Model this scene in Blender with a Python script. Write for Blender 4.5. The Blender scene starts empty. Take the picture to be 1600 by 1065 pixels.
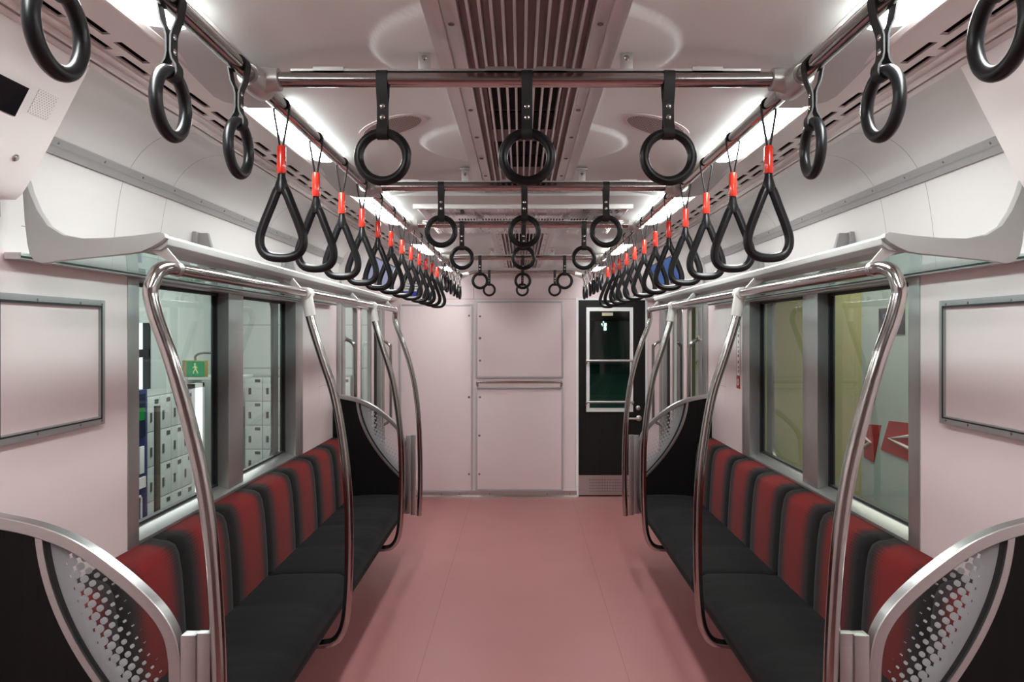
import bpy, bmesh, math, random
from mathutils import Vector, Matrix
random.seed(7)
S = bpy.context.scene
C = S.collection
PI = math.pi

# ---------------------------------------------------------------- camera, world, exposure
H = 1.49
CX = -0.009
cam_d = bpy.data.cameras.new('camera')
cam_d.sensor_width = 36.0
cam_d.lens = 27.0
cam_d.shift_x = -14.0 / 1600
cam_d.shift_y = -12.5 / 1600
cam_d.clip_start = 0.02
cam = bpy.data.objects.new('camera', cam_d)
C.objects.link(cam)
cam.location = (CX, 0, H)
cam.rotation_euler = (PI / 2, 0, 0)
S.camera = cam
w = bpy.data.worlds.new('world')
S.world = w
w.use_nodes = True
w.node_tree.nodes['Background'].inputs[0].default_value = (0.55, 0.65, 0.75, 1)
w.node_tree.nodes['Background'].inputs[1].default_value = 0.03
S.view_settings.view_transform = 'Standard'
S.view_settings.look = 'None'
S.view_settings.gamma = 1.0
S.view_settings.use_curve_mapping = False
S.view_settings.exposure = 0.0
S.cycles.max_bounces = 12
S.cycles.transparent_max_bounces = 16
LAMP = 42.0


def area(name, loc, rot, sx, sy, power, col):
    d = bpy.data.lights.new(name, 'AREA')
    d.shape = 'RECTANGLE'
    d.size, d.size_y = sx, sy
    d.energy = power
    d.color = col
    o = bpy.data.objects.new(name, d)
    C.objects.link(o)
    o.location = loc
    o.rotation_euler = rot
    return o


# lamps of the hall the carriage stands in (on its ceiling)
area('hall_lamp', (-2.9, 8.5, 2.9), (0, 0, 0), 1.2, 6.0, 190, (0.97, 1.0, 0.985))
area('hall_lamp', (2.3, 5.5, 2.9), (0, 0, 0), 0.8, 5.0, 60, (1.0, 1.0, 0.86))


# ---------------------------------------------------------------- materials
def lin(c):
    return tuple(((v / 255) / 12.92 if v / 255 <= 0.04045 else ((v / 255 + 0.055) / 1.055) ** 2.4) for v in c)


class NT:
    def __init__(self, name):
        self.m = bpy.data.materials.new(name)
        self.m.use_nodes = True
        self.t = self.m.node_tree
        self.t.nodes.clear()
        self.out = self.n('ShaderNodeOutputMaterial')

    def n(self, typ, **kw):
        nd = self.t.nodes.new(typ)
        for k, v in kw.items():
            setattr(nd, k, v)
        return nd

    def l(self, a, b):
        self.t.links.new(a, b)

    def val(self, sock, v):
        if hasattr(v, 'is_output') or hasattr(v, 'links'):
            self.l(v, sock)
        else:
            sock.default_value = v

    def math(self, op, a, b=0.0, c=None):
        nd = self.n('ShaderNodeMath', operation=op)
        self.val(nd.inputs[0], a)
        self.val(nd.inputs[1], b)
        if c is not None:
            self.val(nd.inputs[2], c)
        return nd.outputs[0]

    def smooth(self, v, a, b):
        nd = self.n('ShaderNodeMapRange', interpolation_type='SMOOTHSTEP')
        self.val(nd.inputs[0], v)
        nd.inputs[1].default_value = a
        nd.inputs[2].default_value = b
        return nd.outputs[0]

    def mix(self, f, a, b):
        nd = self.n('ShaderNodeMix', data_type='RGBA')
        self.val(nd.inputs[0], f)
        for s, v in ((nd.inputs[6], a), (nd.inputs[7], b)):
            if isinstance(v, tuple):
                s.default_value = (*v[:3], 1)
            else:
                self.l(v, s)
        return nd.outputs[2]

    def noise(self, scale, detail=3, vec=None):
        nd = self.n('ShaderNodeTexNoise')
        nd.inputs['Scale'].default_value = scale
        nd.inputs['Detail'].default_value = detail
        if vec is not None:
            self.l(vec, nd.inputs['Vector'])
        return nd.outputs[0]

    def pos(self):
        return self.n('ShaderNodeNewGeometry').outputs['Position']

    def xyz(self, v):
        nd = self.n('ShaderNodeSeparateXYZ')
        self.l(v, nd.inputs[0])
        return nd.outputs

    def scaled(self, v, s):
        nd = self.n('ShaderNodeMapping')
        self.l(v, nd.inputs[0])
        nd.inputs['Scale'].default_value = s
        return nd.outputs[0]

    def pbsdf(self, col, rough=0.5, metal=0.0, spec=0.5, coat=0.0, bump=None, bumpd=0.1, bumps=0.001):
        b = self.n('ShaderNodeBsdfPrincipled')
        if isinstance(col, tuple):
            b.inputs['Base Color'].default_value = (*col[:3], 1)
        else:
            self.l(col, b.inputs['Base Color'])
        self.val(b.inputs['Roughness'], rough)
        b.inputs['Metallic'].default_value = metal
        b.inputs['Specular IOR Level'].default_value = spec
        b.inputs['Coat Weight'].default_value = coat
        if bump is not None:
            bp = self.n('ShaderNodeBump')
            bp.inputs['Strength'].default_value = bumpd
            bp.inputs['Distance'].default_value = bumps
            self.l(bump, bp.inputs['Height'])
            self.l(bp.outputs[0], b.inputs['Normal'])
        return b

    def done(self, shader):
        self.l(shader.outputs[0] if hasattr(shader, 'outputs') else shader, self.out.inputs[0])
        return self.m


def plain(name, col, rough=0.5, metal=0.0, spec=0.5, nscale=40, namt=0.04, coat=0.0, bump=0.0):
    t = NT(name)
    nz = t.noise(nscale, 3, t.n('ShaderNodeTexCoord').outputs['Object'])
    c = t.mix(nz, tuple(v * (1 - namt) for v in col), tuple(min(1, v * (1 + namt)) for v in col))
    return t.done(t.pbsdf(c, rough, metal, spec, coat, nz if bump else None, bump))


def lined(name, col, lines, rough=0.4, dark=0.45, spec=0.5, nscale=3.0, namt=0.02):
    """plain surface with thin panel joints; lines = [(axis, position, half width, (axis2, lo, hi) or None)]"""
    t = NT(name)
    p = t.pos()
    x = t.xyz(p)
    nz = t.noise(nscale, 2, p)
    c = t.mix(nz, tuple(v * (1 - namt) for v in col), tuple(min(1, v * (1 + namt)) for v in col))
    m = None
    for ax, v, hw, lim in lines:
        k = t.math('COMPARE', x[ax], v, hw)
        if lim:
            for a2, lo, hi in lim:
                k = t.math('MULTIPLY', k, t.math('COMPARE', x[a2], (lo + hi) / 2, (hi - lo) / 2))
        m = k if m is None else t.math('MAXIMUM', m, k)
    if m is not None:
        c = t.mix(m, c, tuple(v * dark for v in col))
    return t.done(t.pbsdf(c, rough, 0, spec))


def brushed(name, col, rough=0.3, sc=(4, 300, 300), metal=1.0):
    t = NT(name)
    nz = t.noise(1.0, 2, t.scaled(t.n('ShaderNodeTexCoord').outputs['Object'], sc))
    r = t.math('MULTIPLY_ADD', nz, 0.16, rough - 0.08)
    c = t.mix(nz, tuple(v * 0.92 for v in col), tuple(min(1, v * 1.06) for v in col))
    return t.done(t.pbsdf(c, r, metal))


def emit(name, col, strength):
    t = NT(name)
    e = t.n('ShaderNodeEmission')
    e.inputs[0].default_value = (*col, 1)
    e.inputs[1].default_value = strength
    return t.done(e)


M = {}
PINK = lin((229, 211, 211))
M['wall'] = lined('pink_wall', PINK, [(1, 4.72, 0.0012, [(2, 1.05, 1.62)]), (2, 1.16, 0.001, [(1, 4.72, 5.2)])], rough=0.5)
M['endwall'] = lined('pink_end_wall', PINK, [(2, 1.80, 0.002, None), (0, -0.44, 0.0022, [(2, 1.8, 2.2)]), (0, 0.05, 0.0015, [(2, 1.8, 2.2)])], rough=0.38)
M['pinkpanel'] = plain('pink_panel', PINK, 0.48, nscale=2, namt=0.015)
M['upper'] = lined('white_upper_panel', lin((219, 216, 214)),
                   [(1, 2.33, 0.0016, None), (1, 2.62, 0.0014, None), (1, 3.62, 0.0016, None), (1, 4.55, 0.0016, None), (1, 0.9, 0.0016, None),
                    (2, 1.755, 0.0012, [(1, 1.9, 2.2)])], rough=0.34)
M['ceiling'] = lined('grey_ceiling', lin((226, 231, 229)),
                     [(1, 1.19, 0.0014, None), (1, -0.3, 0.0014, None), (1, 4.62, 0.0014, None), (1, 6.1, 0.0014, None)], rough=0.5, dark=0.5)
M['trimwhite'] = plain('off_white_trim', lin((222, 214, 212)), 0.4, nscale=8, namt=0.015)
M['header'] = plain('white_header', lin((228, 222, 220)), 0.38, nscale=8, namt=0.015)
M['cover'] = plain('grey_cover', lin((178, 176, 176)), 0.45, nscale=30, namt=0.02)
M['rack'] = plain('rack_grey', lin((172, 172, 170)), 0.38, 0.1, nscale=60, namt=0.02)
M['bracketgrey'] = plain('bracket_grey', lin((165, 163, 162)), 0.4, 0.2)
M['alu'] = brushed('brushed_aluminium', (0.54, 0.54, 0.535), 0.32)
M['mirror'] = brushed('mirror_panel', (0.66, 0.65, 0.66), 0.28, (40, 2, 40))
M['aluframe'] = brushed('window_aluminium', (0.42, 0.425, 0.415), 0.34, (300, 300, 3), 0.75)
M['ductmetal'] = brushed('duct_metal', (0.66, 0.655, 0.645), 0.34, (300, 4, 300), 0.55)
M['ductback'] = plain('duct_back', lin((164, 150, 148)), 0.5, 0.0)
M['steel'] = brushed('polished_steel', (0.46, 0.445, 0.425), 0.15, (60, 60, 60))
M['satin'] = brushed('satin_steel', (0.55, 0.53, 0.52), 0.36, (3, 200, 200))
M['cast'] = plain('cast_joint', lin((182, 178, 175)), 0.35, 0.55)
M['castwhite'] = plain('white_joint', lin((215, 213, 208)), 0.4, 0.1)
M['panelstrip'] = plain('grey_strip', lin((168, 167, 167)), 0.4, 0.15)
M['black'] = plain('black_rubber', (0.012, 0.012, 0.013), 0.42, nscale=200)
M['blackgloss'] = plain('black_plastic', (0.006, 0.006, 0.007), 0.33, spec=0.35)
M['belt'] = plain('black_belt', (0.008, 0.008, 0.008), 0.6, bump=0.2, nscale=300)
M['red'] = plain('red_sleeve', lin((214, 48, 32)), 0.22, coat=0.4)
M['dark'] = plain('dark_void', (0.006, 0.006, 0.007), 0.9)
M['gasket'] = plain('black_gasket', (0.01, 0.012, 0.012), 0.55)
M['screw'] = plain('screw_metal', (0.25, 0.22, 0.22), 0.35, 0.9)
M['cornerframe'] = plain('grey_frame', lin((186, 182, 184)), 0.35, 0.2)
M['posterframe'] = plain('poster_frame_grey', lin((158, 156, 157)), 0.36, 0.3)
M['white'] = plain('white_paint', lin((235, 235, 232)), 0.4)
M['lamp'] = emit('lamp_lens', (0.955, 1.0, 0.985), LAMP)
M['skyglow'] = emit('daylit_window', (0.86, 0.95, 1.0), 1.6)
M['exitglow'] = emit('exit_sign_face', lin((22, 140, 92)), 0.85)
M['exitmark'] = emit('exit_sign_mark', lin((214, 222, 150)), 0.8)
M['greenglow'] = emit('green_lit_key', lin((50, 165, 80)), 0.38)


def floor_mat():
    t = NT('pink_floor')
    p = t.pos()
    x = t.xyz(p)
    n1 = t.noise(260, 2, p)
    n2 = t.noise(2.5, 2, p)
    base = lin((158, 102, 102))
    c = t.mix(n1, tuple(v * 0.86 for v in base), tuple(v * 1.12 for v in base))
    c = t.mix(t.math('MULTIPLY', n2, 0.25), c, lin((154, 106, 104)))
    k = t.math('COMPARE', t.math('ABSOLUTE', x[0]), 0.455, 0.0016)
    c = t.mix(t.math('MULTIPLY', k, 0.55), c, lin((100, 55, 58)))
    return t.done(t.pbsdf(c, t.math('MULTIPLY_ADD', n2, 0.12, 0.36), 0, 0.42, 0, n1, 0.06))


M['floor'] = floor_mat()


def blackwood(name='black_woodgrain', b=0.006):
    t = NT(name)
    nz = t.noise(1.0, 4, t.scaled(t.pos(), (140, 140, 2.0)))
    c = t.mix(nz, (b * 0.5, b * 0.46, b * 0.46), (b * 1.7, b * 1.5, b * 1.5))
    return t.done(t.pbsdf(c, 0.45, 0, 0.18))


M['blackwood'] = blackwood()
M['doorblack'] = blackwood('black_door_grain', 0.012)


def fabric_back():
    t = NT('backrest_fabric')
    g = t.xyz(t.n('ShaderNodeTexCoord').outputs['Generated'])
    p = t.pos()
    px = t.xyz(p)
    d = t.math('ABSOLUTE', t.math('SUBTRACT', g[1], 0.5))          # 0 centre .. 0.5 edge
    st = t.math('SINE', t.math('MULTIPLY', px[2], 2 * PI / 0.0095))
    rows = t.math('SINE', t.math('MULTIPLY', px[1], 2 * PI / 0.0165))
    e = t.math('MULTIPLY_ADD', st, 0.028, d)
    e = t.math('MULTIPLY_ADD', rows, 0.022, e)
    red = t.math('SUBTRACT', 1.0, t.smooth(e, 0.14, 0.38))
    top = t.smooth(g[2], 0.90, 1.02)
    red = t.math('MULTIPLY', red, t.math('SUBTRACT', 1.0, t.math('MULTIPLY', top, t.smooth(d, 0.2, 0.4))))
    weave = t.noise(900, 2, p)
    rc = t.mix(weave, lin((86, 15, 15)), lin((128, 29, 27)))
    bc = t.mix(weave, (0.007, 0.006, 0.006), (0.016, 0.014, 0.014))
    c = t.mix(red, bc, rc)
    b = t.pbsdf(c, 0.9, 0, 0.15, 0, weave, 0.25)
    b.inputs['Sheen Weight'].default_value = 0.05
    b.inputs['Sheen Roughness'].default_value = 0.5
    return t.done(b)


def fabric_seat():
    t = NT('seat_fabric')
    p = t.pos()
    n1 = t.noise(1.0, 3, t.scaled(p, (9, 30, 9)))
    n2 = t.noise(900, 2, p)
    c = t.mix(n2, (0.005, 0.0048, 0.005), (0.012, 0.0114, 0.0116))
    b = t.pbsdf(c, 0.95, 0, 0.12, 0, n2, 0.3)
    b.inputs['Sheen Weight'].default_value = 0.03
    b.inputs['Sheen Roughness'].default_value = 0.45
    return t.done(b)


M['back'] = fabric_back()
M['seat'] = fabric_seat()


def glass(name, tint, ior=1.5, add=0.0, rough=0.0):
    t = NT(name)
    tr = t.n('ShaderNodeBsdfTransparent')
    tr.inputs[0].default_value = (*tint, 1)
    gl = t.n('ShaderNodeBsdfGlossy')
    gl.inputs['Roughness'].default_value = rough
    f = t.n('ShaderNodeFresnel')
    f.inputs[0].default_value = ior
    mx = t.n('ShaderNodeMixShader')
    bf = t.math('SUBTRACT', 1.0, t.n('ShaderNodeNewGeometry').outputs['Backfacing'])
    t.l(t.math('MULTIPLY', t.math('ADD', f.outputs[0], add), bf), mx.inputs[0])
    t.l(tr.outputs[0], mx.inputs[1])
    t.l(gl.outputs[0], mx.inputs[2])
    return t.done(mx)


M['glass'] = glass('window_glass', (0.955, 0.98, 0.97), 1.62)
M['glassdoor'] = glass('cab_door_glass', (0.85, 0.9, 0.88), 1.5)
M['glassrack'] = glass('rack_glass', (0.80, 0.90, 0.885), 1.45)


def dotglass():
    t = NT('dotted_glass')
    x = t.xyz(t.pos())
    ax = t.math('ABSOLUTE', x[0])
    z = x[2]
    q = t.math('SUBTRACT', 1.08, z)
    cur = t.math('SUBTRACT', 1.09, t.math('MULTIPLY', t.math('MULTIPLY', q, q), 0.98))
    d = t.math('SUBTRACT', cur, ax)
    ca, sa = math.cos(math.radians(28)), math.sin(math.radians(28))
    s = 0.0207
    u = t.math('DIVIDE', t.math('ADD', t.math('MULTIPLY', ax, ca), t.math('MULTIPLY', z, sa)), s)
    v = t.math('DIVIDE', t.math('SUBTRACT', t.math('MULTIPLY', z, ca), t.math('MULTIPLY', ax, sa)), s)
    fu = t.math('SUBTRACT', t.math('FRACT', u), 0.5)
    fv = t.math('SUBTRACT', t.math('FRACT', v), 0.5)
    r = t.math('SQRT', t.math('ADD', t.math('MULTIPLY', fu, fu), t.math('MULTIPLY', fv, fv)))
    dd = t.math('SUBTRACT', d, 0.055)
    R = t.math('MAXIMUM', t.math('MULTIPLY_ADD', dd, -4.5, 0.5), t.math('MULTIPLY_ADD', dd, -10.0, 0.5))
    mask = t.math('LESS_THAN', r, R)
    tr = t.n('ShaderNodeBsdfTransparent')
    tr.inputs[0].default_value = (0.93, 0.95, 0.95, 1)
    gl = t.n('ShaderNodeBsdfGlossy')
    gl.inputs['Roughness'].default_value = 0.02
    f = t.n('ShaderNodeFresnel')
    f.inputs[0].default_value = 1.45
    m1 = t.n('ShaderNodeMixShader')
    bf = t.math('SUBTRACT', 1.0, t.n('ShaderNodeNewGeometry').outputs['Backfacing'])
    t.l(t.math('MULTIPLY', t.math('MULTIPLY', f.outputs[0], 0.7), bf), m1.inputs[0])
    t.l(tr.outputs[0], m1.inputs[1])
    t.l(gl.outputs[0], m1.inputs[2])
    di = t.n('ShaderNodeBsdfDiffuse')
    di.inputs[0].default_value = (0.42, 0.42, 0.43, 1)
    tl = t.n('ShaderNodeBsdfTranslucent')
    tl.inputs[0].default_value = (0.55, 0.56, 0.58, 1)
    m2 = t.n('ShaderNodeMixShader')
    m2.inputs[0].default_value = 0.45
    t.l(di.outputs[0], m2.inputs[1])
    t.l(tl.outputs[0], m2.inputs[2])
    m3 = t.n('ShaderNodeMixShader')
    t.l(mask, m3.inputs[0])
    t.l(m1.outputs[0], m3.inputs[1])
    t.l(m2.outputs[0], m3.inputs[2])
    return t.done(m3)


M['dotglass'] = dotglass()


def perf(name, base, pitch, rad, axes=(0, 1), dark=(0.012, 0.011, 0.011)):
    t = NT(name)
    x = t.xyz(t.pos())
    u = t.math('DIVIDE', t.math('ADD', x[axes[0]], x[axes[1]]), pitch * 1.414)
    v = t.math('DIVIDE', t.math('SUBTRACT', x[axes[0]], x[axes[1]]), pitch * 1.414)
    fu = t.math('SUBTRACT', t.math('FRACT', u), 0.5)
    fv = t.math('SUBTRACT', t.math('FRACT', v), 0.5)
    r = t.math('SQRT', t.math('ADD', t.math('MULTIPLY', fu, fu), t.math('MULTIPLY', fv, fv)))
    c = t.mix(t.math('LESS_THAN', r, rad), base, dark)
    return t.done(t.pbsdf(c, 0.45, 0.0))


M['speaker'] = perf('perforated_grille', lin((186, 172, 170)), 0.0085, 0.36)
M['headerperf'] = perf('header_perforation', lin((228, 222, 220)), 0.006, 0.2, (1, 2), (0.25, 0.24, 0.24))
M['screenoff'] = plain('screen_off', (0.008, 0.008, 0.01), 0.12)


def screen_mat(name, a, b, strength):
    t = NT(name)
    nz = t.noise(9, 3, t.pos())
    e = t.n('ShaderNodeEmission')
    t.l(t.mix(nz, a, b), e.inputs[0])
    e.inputs[1].default_value = strength
    return t.done(e)


M['screenpale'] = screen_mat('screen_pale', lin((172, 176, 214)), lin((192, 196, 226)), 0.62)
M['screenblue'] = screen_mat('screen_blue', lin((70, 105, 190)), lin((120, 150, 205)), 0.55)


# ---------------------------------------------------------------- mesh helpers
ORIGIN = {}


class MB:
    def __init__(self):
        self.v = []
        self.f = []

    def add(self, vs, fs):
        o = len(self.v)
        self.v += [tuple(p) for p in vs]
        self.f += [tuple(i + o for i in f) for f in fs]
        return self

    def box(self, x0, x1, y0, y1, z0, z1):
        x0, x1 = min(x0, x1), max(x0, x1)
        y0, y1 = min(y0, y1), max(y0, y1)
        z0, z1 = min(z0, z1), max(z0, z1)
        return self.add([(x0, y0, z0), (x1, y0, z0), (x1, y1, z0), (x0, y1, z0), (x0, y0, z1), (x1, y0, z1), (x1, y1, z1), (x0, y1, z1)],
                        [(0, 3, 2, 1), (4, 5, 6, 7), (0, 1, 5, 4), (1, 2, 6, 5), (2, 3, 7, 6), (3, 0, 4, 7)])

    def prism(self, prof, a, b, axis='y'):
        """closed 2D profile extruded from a to b; profile is (x,z) along y, (x,y) along z, (y,z) along x"""
        n = len(prof)
        mk = {'y': lambda p, t: (p[0], t, p[1]), 'z': lambda p, t: (p[0], p[1], t), 'x': lambda p, t: (t, p[0], p[1])}[axis]
        vs = [mk(p, a) for p in prof] + [mk(p, b) for p in prof]
        fs = [(i, (i + 1) % n, n + (i + 1) % n, n + i) for i in range(n)]
        fs += [tuple(range(n - 1, -1, -1)), tuple(range(n, 2 * n))]
        return self.add(vs, fs)

    def tube(self, pts, r, n=14, closed=False, caps=True, flat=1.0, up=None):
        pts = [Vector(p) for p in pts]
        m = len(pts)
        rr = r if isinstance(r, (list, tuple)) else [r] * m
        vs = []
        prev = None
        for i in range(m):
            a = pts[(i - 1) % m] if (closed or i > 0) else pts[i]
            b = pts[(i + 1) % m] if (closed or i < m - 1) else pts[i]
            t = (b - a).normalized()
            if up is not None:
                nx = t.cross(Vector(up))
                if nx.length < 1e-6:
                    nx = t.orthogonal()
            elif prev is None:
                nx = t.orthogonal()
            else:
                nx = prev - t * prev.dot(t)
            nx.normalize()
            prev = nx
            ny = t.cross(nx)
            for k in range(n):
                an = 2 * PI * k / n
                vs.append(pts[i] + nx * math.cos(an) * rr[i] + ny * math.sin(an) * rr[i] * flat)
        fs = []
        for i in range(m if closed else m - 1):
            j = (i + 1) % m
            for k in range(n):
                q = (k + 1) % n
                fs.append((i * n + k, i * n + q, j * n + q, j * n + k))
        if not closed and caps:
            fs.append(tuple(range(n - 1, -1, -1)))
            fs.append(tuple((m - 1) * n + k for k in range(n)))
        return self.add(vs, fs)

    def band(self, path, wa, wb, th, closed=True):
        """ribbon in the x-z plane: path of (x,z), extruded along y from wa to wb with thickness th"""
        m = len(path)
        vs = []
        for i in range(m):
            a = path[(i - 1) % m] if (closed or i > 0) else path[i]
            b = path[(i + 1) % m] if (closed or i < m - 1) else path[i]
            dx, dz = b[0] - a[0], b[1] - a[1]
            L = math.hypot(dx, dz) or 1
            nx, nz = -dz / L * th / 2, dx / L * th / 2
            x, z = path[i]
            vs += [(x + nx, wa, z + nz), (x + nx, wb, z + nz), (x - nx, wb, z - nz), (x - nx, wa, z - nz)]
        fs = []
        for i in range(m if closed else m - 1):
            j = (i + 1) % m
            for k in range(4):
                q = (k + 1) % 4
                fs.append((i * 4 + k, i * 4 + q, j * 4 + q, j * 4 + k))
        if not closed:
            fs += [(3, 2, 1, 0), tuple((m - 1) * 4 + k for k in range(4))]
        return self.add(vs, fs)

    def disc(self, c, axis, r, h, n=12, dome=0.6):
        c = Vector(c)
        ax = Vector(axis).normalized()
        u = ax.orthogonal().normalized()
        v = ax.cross(u)
        vs = []
        for (rad, hh) in ((r, 0), (r, h * 0.5), (r * dome, h)):
            for k in range(n):
                a = 2 * PI * k / n
                vs.append(c + u * math.cos(a) * rad + v * math.sin(a) * rad + ax * hh)
        fs = [tuple(range(n - 1, -1, -1)), tuple(2 * n + k for k in range(n))]
        for i in range(2):
            for k in range(n):
                q = (k + 1) % n
                fs.append((i * n + k, i * n + q, (i + 1) * n + q, (i + 1) * n + k))
        return self.add(vs, fs)

    def build(self, name, mat, parent=None, bevel=0.0, seg=2, smooth=True, angle=0.7, recalc=True):
        me = bpy.data.meshes.new(name)
        o0 = Vector((0, 0, 0))
        if parent is not None:
            o0 = ORIGIN.get(parent.name, Vector((0, 0, 0)))
        me.from_pydata([tuple(Vector(p) - o0) for p in self.v], [], self.f)
        bm = bmesh.new()
        bm.from_mesh(me)
        if recalc:
            bmesh.ops.recalc_face_normals(bm, faces=bm.faces[:])
        if bevel > 0:
            ed = [e for e in bm.edges if len(e.link_faces) == 2 and e.calc_face_angle(0) > 0.5]
            bmesh.ops.bevel(bm, geom=ed, offset=bevel, segments=seg, profile=0.7, affect='EDGES', clamp_overlap=True)
        bm.to_mesh(me)
        bm.free()
        if smooth:
            me.polygons.foreach_set('use_smooth', [True] * len(me.polygons))
            me.set_sharp_from_angle(angle=angle)
        me.materials.append(M[mat] if isinstance(mat, str) else mat)
        ob = bpy.data.objects.new(name, me)
        C.objects.link(ob)
        if parent is not None:
            ob.parent = parent
            ORIGIN[ob.name] = o0
        return ob


def tag(o, label=None, cat=None, group=None, kind=None):
    if label:
        o['label'] = label
    if cat:
        o['category'] = cat
    if group:
        o['group'] = group
    if kind:
        o['kind'] = kind
    return o


def thing(name, label, cat, loc=(0, 0, 0), group=None, kind=None):
    o = bpy.data.objects.new(name, None)
    o.empty_display_size = 0.05
    C.objects.link(o)
    o.location = loc
    ORIGIN[o.name] = Vector(loc)
    return tag(o, label, cat, group, kind)


KIDS = {}


def kids(o):
    return [c for c in bpy.data.objects if c.parent == o]


def dup(root, loc, rot, label, group=None):
    r = root.copy()
    C.objects.link(r)
    r.location = loc
    r.rotation_euler = rot
    r['label'] = label
    if group:
        r['group'] = group
    for ch in kids(root):
        c = ch.copy()
        C.objects.link(c)
        c.parent = r
        for g in kids(ch):
            d = g.copy()
            C.objects.link(d)
            d.parent = c
    return r


def smoothpath(pts, sub=6, closed=False):
    P = [Vector(p) for p in pts]
    n = len(P)
    out = []
    for i in range(n if closed else n - 1):
        if closed:
            p0, p1, p2, p3 = P[(i - 1) % n], P[i], P[(i + 1) % n], P[(i + 2) % n]
        else:
            p0, p1, p2, p3 = P[max(i - 1, 0)], P[i], P[i + 1], P[min(i + 2, n - 1)]
        for k in range(sub):
            t = k / sub
            out.append(0.5 * ((2 * p1) + (p2 - p0) * t + (2 * p0 - 5 * p1 + 4 * p2 - p3) * t * t + (3 * p1 - p0 - 3 * p2 + p3) * t ** 3))
    if not closed:
        out.append(P[-1])
    return out


def smooth2(pts, sub=6):
    return [(p.x, p.y) for p in smoothpath([(a, b, 0) for a, b in pts], sub)]


def ordn(i):
    return ['first', 'second', 'third', 'fourth', 'fifth', 'sixth', 'seventh', 'eighth', 'ninth', 'tenth', 'eleventh', 'twelfth'][i]


SIDE = {-1: 'left', 1: 'right'}
W = 1.25
Y0, Y1 = -2.6, 7.01
FAR = 7.01

# ================================================================ THE SETTING
b = MB().box(-1.33, 1.33, Y0, Y1 + 0.06, -0.06, 0)
tag(b.build('floor', 'floor', smooth=False), kind='structure', label='pink speckled vinyl floor of the carriage', cat='floor')

WY0, WY1, WZ0, WZ1 = 2.42, 4.36, 0.805, 1.69      # window unit in the wall
PY = 5.16                                          # where the far door frame begins
DY0, DY1 = 5.40, 6.67                              # far door opening
for s in (-1, 1):
    b = MB()
    a, c = s * W, s * (W + 0.09)
    b.box(a, c, Y0, WY0, 0, 1.72)
    b.box(a, c, WY1, PY, 0, 1.72)
    b.box(a, c, WY0, WY1, 0, WZ0)
    b.box(a, c, WY0, WY1, WZ1, 1.72)
    b.box(a, c, 6.93, FAR, 0, 1.72)
    b.box(a, c, PY, 6.93, 1.78, 1.80)
    tag(b.build('wall_' + SIDE[s], 'wall', smooth=False), kind='structure', label='pink laminate side wall, ' + SIDE[s] + ' of the aisle', cat='wall')

# upper side panels, sweeping from the wall to the ceiling trim
UPP = smooth2([(1.250, 1.69), (1.243, 1.78), (1.232, 1.87), (1.216, 1.95), (1.196, 1.987), (1.158, 2.040), (1.105, 2.080), (1.04, 2.096), (0.96, 2.090)], 5)
for s in (-1, 1):
    prof = [(s * x, z) for x, z in UPP] + [(s * 0.96, 2.16), (s * 1.34, 2.16), (s * 1.34, 1.69)]
    b = MB().prism(prof, Y0, FAR)
    tag(b.build('trim_%d' % (1 if s < 0 else 2), 'upper', angle=0.5), kind='structure', label='white curved upper side panel above the ' + SIDE[s] + ' luggage rack', cat='wall panel')

# slotted air trim between lamps and the curved panels
SLY = []
y = Y0 + 0.05
while y < FAR - 0.2:
    SLY.append(y)
    y += 0.165
for s in (-1, 1):
    b = MB()
    zt = 2.086
    # longitudinal strips: solid, slotted row, solid, slotted row, solid
    cuts = [(0.752, 0.828, None), (0.828, 0.846, 0.0), (0.846, 0.866, None), (0.866, 0.883, 0.08), (0.883, 0.922, None)]
    for x0, x1, off in cuts:
        if off is None:
            b.box(s * x0, s * x1, Y0, FAR, zt, zt + 0.005)
        else:
            y = Y0
            for ys in SLY:
                a0 = ys + off
                b.box(s * x0, s * x1, y, a0, zt, zt + 0.005)
                y = a0 + 0.125
            b.box(s * x0, s * x1, y, FAR, zt, zt + 0.005)
    b.box(s * 0.922, s * 0.931, Y0, FAR, zt - 0.010, zt + 0.012)
    b.box(s * 0.945, s * 0.967, Y0, FAR, zt - 0.006, zt + 0.012)
    b.box(s * 0.889, s * 0.897, Y0, FAR, zt - 0.005, zt)
    o = tag(b.build('trim_%d' % (3 if s < 0 else 4), 'trimwhite', smooth=False), kind='structure', label='slotted off white air trim along the ' + SIDE[s] + ' lamps', cat='ceiling trim')
    d = MB().box(s * 0.76, s * 0.967, Y0, FAR, zt + 0.04, zt + 0.05)
    d.box(s * 0.931, s * 0.945, Y0, FAR, zt + 0.003, zt + 0.04)
    d.build('slot_backing', 'dark', o, smooth=False)

# ceiling: slopes down outwards, with flat round recesses around the fans
RECC = [0.78, 1.55, 2.32, 3.09]


def ceilz(x, y):
    ax = abs(x)
    e = max(0.0, ax - 0.26)
    z = 2.062 - 0.030 * min(1.0, e / 0.30) ** 1.5
    for cy in RECC:
        q = math.hypot(x / 0.306, (y - cy) / 0.262)
        if q < 1.0:
            z -= 0.0185 * (1.0 - q * q) ** 0.32
    return z


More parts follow.
